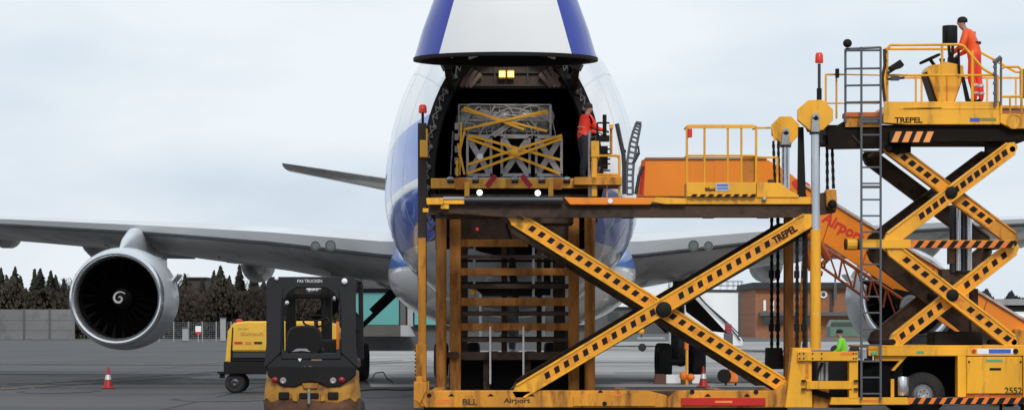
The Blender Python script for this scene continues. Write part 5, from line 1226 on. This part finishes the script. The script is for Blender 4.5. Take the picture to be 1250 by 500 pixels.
# ================================================================= GROUND POWER UNIT
DG = 69.0
GP = thing('power_unit', 'yellow towable ground power unit on a black chassis behind the forklift', 'power unit', (X(345, DG), DG + .7, 0))
GPY = mat('power_unit_yellow', (.80, .46, .04), .4, dirt=.25, dcol=(.4, .2, .03), coat=.2)
gb = MB().pp([(282, 429), (283, 399), (287, 393), (300, 391.5), (396, 391.5), (408, 395), (413, 402), (414, 429)], DG, 1.5).build('body', GPY, GP, bevel=.05)
MB().pp([(275, 441), (278, 404), (283, 396), (287, 392.5), (284.5, 400), (281, 442)], DG + .04, 1.4).build('end_panel', GPY, GP, bevel=.02)
MB().pp([(281.6, 430), (283.4, 399), (284.6, 399), (283, 430)], DG - .01, .03).build('panel_gap', BLK, gb)
text('lettering', 'Guinault', mat('faded_brown_print', (.52, .29, .035), .6), gb, P(307.5, 407, DG - .006), .62, .10); text('lettering', '28 VDC', mat('faded_brown_print', (.2, .12, .03)), gb, P(297, 401, DG - .006), .28, .045)
MB().pb(286, 296, 416.5, 419.5, DG - .01, .012).build('red_sticker', RED, gb); MB().pb(310, 320, 416.5, 419.5, DG - .01, .012).build('dark_sticker', BRN, gb); MB().pb(299, 307, 416.5, 420, DG - .01, .012).build('ochre_sticker', YEB, gb)
k = MB(); k.pb(273, 415, 441, 456, DG - .02, 1.5); k.pb(283, 415, 429.5, 441, DG + .04, 1.4); k.build('chassis', BLK, GP, bevel=.02)
MB().pb(284, 325, 430, 436, DG + .0, .04).build('vent_grille', BLG, GP)
k = MB(); k.pb(265, 273, 453, 455.5, DG, .3); k.pb(268, 274, 455, 461, DG + .1, .1); k.build('tow_hitch', BLK, GP)
for px in (286, 402):
    for dd in (.1, 1.2):
        ty = MB().lathe([(.14, .0), (.22, -.01), (.27, .03), (.27, .17), (.22, .2), (.14, .2)], (X(px, DG), DG + dd, .27), n=26).build('wheel', RUB, GP, smooth=True)
        MB().lathe([(.001, .02), (.06, .0), (.14, .03)], (X(px, DG), DG + dd, .27), n=20).build('rim', DST, ty)
MB().ball(P(292, 391.5, DG + .4), .10, .1, .06).build('red_lamp', RED, GP)
MB().pt((400, 391), (405, 379), DG + .5, .03).build('exhaust_pipe', DST, GP)

# ================================================================= SMALL THINGS ON THE APRON
def cone(x, y, label):
    t = thing('traffic_cone', label, 'cone', (x, y, 0), 'traffic cones on the apron')
    CN = mat('cone_red', (.36, .015, .015), .5, dirt=.2)
    MB().box(x - .19, x + .19, y - .19, y + .19, .004, .045).build('base', CN, t, bevel=.015)
    c = MB().lathe([(.14, .045), (.05, .46), (.028, .62), (.001, .625)], (x, y, 0), 'Z', n=24).build('cone', CN, t, smooth=True)
    f = lambda z: .14 + (.05 - .14) * (z - .045) / .415 + .003
    MB().lathe([(f(.26), .26), (f(.40), .40)], (x, y, 0), 'Z', n=24).build('reflective_band', RFT, t, smooth=True)
cone(X(858.5, 76), 76, 'red traffic cone beside the right main wheels, seen under the scissor arms')
cone(X(132, 74.5), 74.5, 'red traffic cone alone on the dark apron below the left engine')
t_ = thing('wheel_chock', 'long white and brown chock block lying in front of the right main wheels', 'chock', (X(828, 80), 80, 0))
m = MB(); m.prism([(X(798, 80), .0), (X(813, 80), .0), (X(812, 80), .32), (X(800, 80), .32)], 80, 80.3); m.build('brown_block', mat('brown_rubber', (.12, .05, .035), .7), t_, bevel=.02)
MB().box(X(813, 80), X(857, 80), 80.02, 80.28, .02, .3).build('white_beam', WHT, t_, bevel=.02)
for a, b in ((831, 845),): MB().box(X(a, 80), X(b, 80), 79.98, 80.3, .0, .33).build('brown_block', MATS['brown_rubber'], t_, bevel=.02)
m = MB(); m.tube((X(790, 80), 80.1, .06), (X(800, 80), 80.1, .12), .03); m.tube((X(857, 80), 80.1, .08), (X(866, 80), 80.1, .1), .03); m.build('rope', DST, t_)
t_ = thing('marker_pole', 'slim yellow pole with an orange head between the right main wheels', 'pole', (X(838.5, 79), 79, 0))
MB().tube((X(838.5, 79), 79, 0), (X(838.5, 79), 79, Z(425, 79)), .045).build('pole', YEL, t_)
MB().tube((X(838, 79), 79, Z(426, 79)), (X(837.5, 79), 79, Z(412, 79)), .07).build('head', HOR, t_, bevel=.01)
m = MB(); m.ball((X(834, 79), 78.95, .28), .12, .1, .14); m.ball((X(843, 79), 78.95, .24), .13, .1, .11); m.build('foot_bag', HOR, t_, smooth=True)
t_ = thing('hose_reel_cart', 'small orange reel cart with a black drum on the pale concrete right of the cone', 'cart', (X(890, 78), 78, 0))
m = MB(); m.pp([(884, 466), (887, 456), (892, 450), (898, 453), (902, 464), (900, 467)], 78, .35); m.build('body', HOR, t_, bevel=.04)
MB().lathe([(.001, 0), (.2, 0), (.21, .05), (.21, .2), (.001, .22)], (X(884, 78), 77.85, .30), n=20).build('drum', BLK, t_, smooth=True)
m = MB(); m.tube((X(889, 78), 78.1, .45), (X(891, 78), 78.1, .72), .02); m.tube((X(895, 78), 78.1, .5), (X(903, 78), 78.1, .62), .018); m.build('handle', DST, t_)
for a in (887, 899): wheel_at(t_, (X(a, 78), 78.3, .09), .09, .05)
t_ = MB(); t_.path([P(a, 0, 1) * 0 + Vector((X(a, d), d, .02)) for a, d in ((438, 71), (452, 72.2), (470, 72.6), (490, 71.8), (506, 72.5))], .018, 6)
tag(t_.build('power_cable', BLK), 'thin black cable lying on the apron between forklift and tower mast', 'cable')
t_ = MB(); t_.path([Vector((X(a, d), d, z)) for a, d, z in ((452, 80, .1), (458, 80, .35), (468, 80, .38), (472, 80, .2), (480, 80.5, .04))], .02, 6)
tag(t_.build('looped_hose', DST), 'small looped grey hose on the apron beside the left main wheel', 'hose')

# ================================================================= PEOPLE
def person(label, loc, face, J, seg, mats_, hat=None, hatm=None, scale=1.0, fat=1.18):
    FAT = ('pelvis', 'waist', 'chest', 'shoulder', 'elbow', 'hip', 'knee', 'calf')
    """J: joint -> ((forward, left, up), radius); seg: (a, b, material index)"""
    loc = Vector(loc); ca, sa = math.cos(face), math.sin(face)
    T = lambda v: Vector((v[0] * ca - v[1] * sa, v[0] * sa + v[1] * ca, v[2])) * scale
    root = thing('person', label, 'person', loc)
    names = list(J); me = bpy.data.meshes.new('sk'); me.from_pydata([tuple(T(J[n][0])) for n in names], [(names.index(a), names.index(b)) for a, b, _ in seg], [])
    o = bpy.data.objects.new('sk', me); scn.collection.objects.link(o)
    o.modifiers.new('s', 'SKIN'); sv = me.skin_vertices[0].data
    for n, s in zip(names, sv):
        r = J[n][1] * scale; r = r if isinstance(r, tuple) else (r, r); r = tuple(k * (fat if n in FAT or n[:-1] in FAT else 1) for k in r); s.radius = r; s.use_root = (n == 'pelvis')
    ss = o.modifiers.new('d', 'SUBSURF'); ss.levels = 2; ss.render_levels = 2
    bpy.context.view_layer.update()
    nm = bpy.data.meshes.new_from_object(o.evaluated_get(bpy.context.evaluated_depsgraph_get())); bpy.data.objects.remove(o)
    nm.name = 'body'; nm.materials.clear()
    for k in mats_: nm.materials.append(k)
    sg = [(T(J[a][0]), T(J[b][0]), i) for a, b, i in seg]
    for p in nm.polygons:
        c = p.center; best = 1e9; mi = 0
        for a, b, i in sg:
            d = b - a; t = max(0, min(1, (c - a).dot(d) / d.length_squared)); q = (c - a - d * t).length
            if q < best: best = q; mi = i
        p.material_index = mi; p.use_smooth = True
    bo_ = bpy.data.objects.new('body', nm); scn.collection.objects.link(bo_); bo_.parent = root
    hd = T(J['head'][0])
    for s_ in (-1, 1):
        e = MB().ball(loc + hd + T((.078, .032 * s_, .012)), .011, n=8, m=6).build('eye', BLK, root)
    if hat:
        m = MB(); rg_ = []
        for z_, r in hat: rg_.append([loc + hd + T((-.012 + r * 1.08 * math.cos(2 * math.pi * i / 20), r * .92 * math.sin(2 * math.pi * i / 20), z_)) for i in range(20)])
        m.loft(rg_, c1=True).build('hair' if hatm is NVY else 'hat', hatm, root, smooth=True)
    return root, T
def body_joints(p):
    """fill in hands, feet and face around the given main joints"""
    J = {}; seg = []
    def j(n, v, r): J[n] = (v, r)
    def s(a, b, m): seg.append((a, b, m))
    for n, (v, r) in p.items(): j(n, v, r)
    s('pelvis', 'waist', 0); s('waist', 'chest', 0); s('chest', 'neck0', 0); s('neck0', 'neck', 2); s('neck', 'jaw', 2); s('jaw', 'head', 2); s('head', 'crown', 2)
    h = Vector(J['head'][0]); j('nose', tuple(h + Vector((.105, 0, -.018))), .012); s('head', 'nose', 2)
    for sd in ('L', 'R'):
        s('chest', 'shoulder' + sd, 0); s('shoulder' + sd, 'elbow' + sd, 0); s('elbow' + sd, 'wrist' + sd, 0)
        s('pelvis', 'hip' + sd, 0 if False else 1); s('hip' + sd, 'knee' + sd, 1); s('knee' + sd, 'calf' + sd, 1); s('calf' + sd, 'ankle' + sd, 1)
        a = Vector(J['ankle' + sd][0]); j('ball' + sd, (a.x + .13, a.y, .035), .042); j('toe' + sd, (a.x + .20, a.y, .03), .03); s('ankle' + sd, 'ball' + sd, 3); s('ball' + sd, 'toe' + sd, 3)
        w = Vector(J['wrist' + sd][0]); e = Vector(J['elbow' + sd][0]); d = (w - e).normalized(); side = Vector((0, 1 if sd == 'L' else -1, 0)); side = (side - d * side.dot(d)).normalized()
        dn = d.cross(side).normalized()
        if dn.z > 0: dn = -dn
        pm_ = w + d * .07; j('palm' + sd, tuple(pm_), .028); s('wrist' + sd, 'palm' + sd, 2)
        for k, (o_, L) in enumerate(((-.03, .07), (-.01, .08), (.01, .075), (.03, .06))):
            b0 = pm_ + d * .03 + side * o_; b1 = b0 + d * L * .5 + dn * .012; b2 = b1 + d * L * .35 + dn * L * .4
            j('f%d0' % k + sd, tuple(b0), .010); j('f%d1' % k + sd, tuple(b1), .009); j('f%d2' % k + sd, tuple(b2), .008)
            s('palm' + sd, 'f%d0' % k + sd, 2); s('f%d0' % k + sd, 'f%d1' % k + sd, 2); s('f%d1' % k + sd, 'f%d2' % k + sd, 2)
        t0 = w + d * .04 - side * .035; t1 = t0 + d * .035 - side * .02 + dn * .01
        j('t0' + sd, tuple(t0), .012); j('t1' + sd, tuple(t1), .010); s('palm' + sd, 't0' + sd, 2); s('t0' + sd, 't1' + sd, 2)
    return J, seg
def bands(root, T, loc, items, m=RFT, name='reflective_band'):
    k = MB()
    for a, b, r in items:
        a = Vector(loc) + T(a); b = Vector(loc) + T(b); k.tube(a, b, r, 14, cap=False)
    k.build(name, m, root, smooth=True)
# operator on the high platform, leaning on the console, facing left
J = {'pelvis': ((.02, 0, .93), .125), 'waist': ((.03, 0, 1.08), .125), 'chest': ((.12, 0, 1.29), .15), 'neck0': ((.19, 0, 1.45), .068), 'neck': ((.22, 0, 1.48), .056), 'jaw': ((.275, 0, 1.54), .068), 'head': ((.28, 0, 1.615), .088), 'crown': ((.265, 0, 1.68), .07),
     'hipL': ((.02, .09, .87), .095), 'hipR': ((.02, -.09, .87), .095), 'kneeL': ((.06, .11, .48), .068), 'kneeR': ((-.02, -.11, .48), .068), 'calfL': ((.0, .11, .3), .066), 'calfR': ((-.06, -.11, .3), .066), 'ankleL': ((-.02, .11, .08), .052), 'ankleR': ((-.09, -.11, .08), .052),
     'shoulderL': ((.14, .19, 1.38), .078), 'shoulderR': ((.14, -.19, 1.38), .078), 'elbowL': ((.2, .29, 1.12), .06), 'elbowR': ((.2, -.29, 1.12), .06), 'wristL': ((.40, .2, 1.0), .038), 'wristR': ((.38, -.18, 1.0), .038)}
JJ, sg_ = body_joints(J)
lc = (X(1191, D0 + .75), D0 + .75, Z(126.6, D0 + .75))
HAT = [(.005, .092), (.03, .097), (.07, .092), (.10, .07), (.118, .035)]
r_, T_ = person('person in orange work clothes and black cap leaning over the console on the high platform', lc, math.pi - .45, JJ, sg_, [HIV, HIR, SKN, BOO], HAT, mat('black_knit', (.012, .011, .011), .9))
bands(r_, T_, lc, [((.042, 0, 1.17), (.046, 0, 1.21), .152)], mat('waist_shade', (.05, .02, .02), .8), 'waist_shade_band')  # dark ring painted for the shading around waist and hips
bands(r_, T_, lc, [((-.005, .11, .33), (.0, .11, .38), .078), ((-.065, -.11, .33), (-.055, -.11, .38), .078), ((-.015, .11, .18), (-.01, .11, .22), .074), ((-.08, -.11, .18), (-.07, -.11, .22), .074)])
# loader hand beside the pallet, back to us, facing right
J = {'pelvis': ((0, 0, .92), .125), 'waist': ((.01, 0, 1.08), .13), 'chest': ((.05, 0, 1.30), .15), 'neck0': ((.08, 0, 1.46), .065), 'neck': ((.09, 0, 1.49), .055), 'jaw': ((.13, 0, 1.54), .068), 'head': ((.125, 0, 1.615), .088), 'crown': ((.11, 0, 1.68), .07),
     'hipL': ((0, .09, .86), .092), 'hipR': ((0, -.09, .86), .092), 'kneeL': ((.05, .10, .48), .062), 'kneeR': ((-.02, -.10, .48), .062), 'calfL': ((.02, .1, .3), .06), 'calfR': ((-.05, -.1, .3), .06), 'ankleL': ((0, .10, .08), .05), 'ankleR': ((-.06, -.10, .08), .05),
     'shoulderL': ((.05, .19, 1.38), .075), 'shoulderR': ((.05, -.19, 1.38), .075), 'elbowL': ((.16, .27, 1.14), .056), 'elbowR': ((.20, -.24, 1.14), .056), 'wristL': ((.40, .2, 1.10), .036), 'wristR': ((.42, -.16, 1.12), .036)}
JJ, sg_ = body_joints(J)
lc = (X(712.5, 56.3), 56.3, Z(217.6, 56.3) - .13)
lc = (lc[0], lc[1], Z(219, 55.9) + .004)
r_, T_ = person('person in red orange jacket and dark trousers working beside the strapped pallet', lc, R(25), JJ, sg_, [HIR, NVY, SKN, BOO], HAT, mat('dark_brown_hair', (.03, .02, .015), .9), scale=.985)
bands(r_, T_, lc, [((.005, 0, 1.03), (.01, 0, 1.05), .158), ((.02, 0, 1.14), (.025, 0, 1.16), .164)], mat('dull_reflective_tape', (.30, .25, .25), .6))
# person in green by the right engine
J = {'pelvis': ((0, 0, .9), .12), 'waist': ((.02, 0, 1.06), .13), 'chest': ((.06, 0, 1.28), .15), 'neck0': ((.09, 0, 1.44), .065), 'neck': ((.10, 0, 1.47), .055), 'jaw': ((.14, 0, 1.52), .068), 'head': ((.135, 0, 1.595), .09), 'crown': ((.12, 0, 1.66), .07),
     'hipL': ((0, .09, .84), .092), 'hipR': ((0, -.09, .84), .092), 'kneeL': ((.05, .10, .47), .062), 'kneeR': ((0, -.10, .47), .062), 'calfL': ((.02, .1, .3), .06), 'calfR': ((-.03, -.1, .3), .06), 'ankleL': ((0, .10, .08), .05), 'ankleR': ((-.04, -.10, .08), .05),
     'shoulderL': ((.05, .2, 1.35), .078), 'shoulderR': ((.05, -.2, 1.35), .078), 'elbowL': ((.1, .27, 1.1), .056), 'elbowR': ((.1, -.27, 1.1), .056), 'wristL': ((.3, .22, 1.0), .036), 'wristR': ((.3, -.22, 1.0), .036)}
JJ, sg_ = body_joints(J)
lc = (X(1030, 75), 75, 0.008)
person('person in bright green jacket standing beside the right engine behind the loader', lc, R(160), JJ, sg_, [HIG, NVY, SKN, BOO], HAT, mat('black_knit', (.012, .011, .011)))
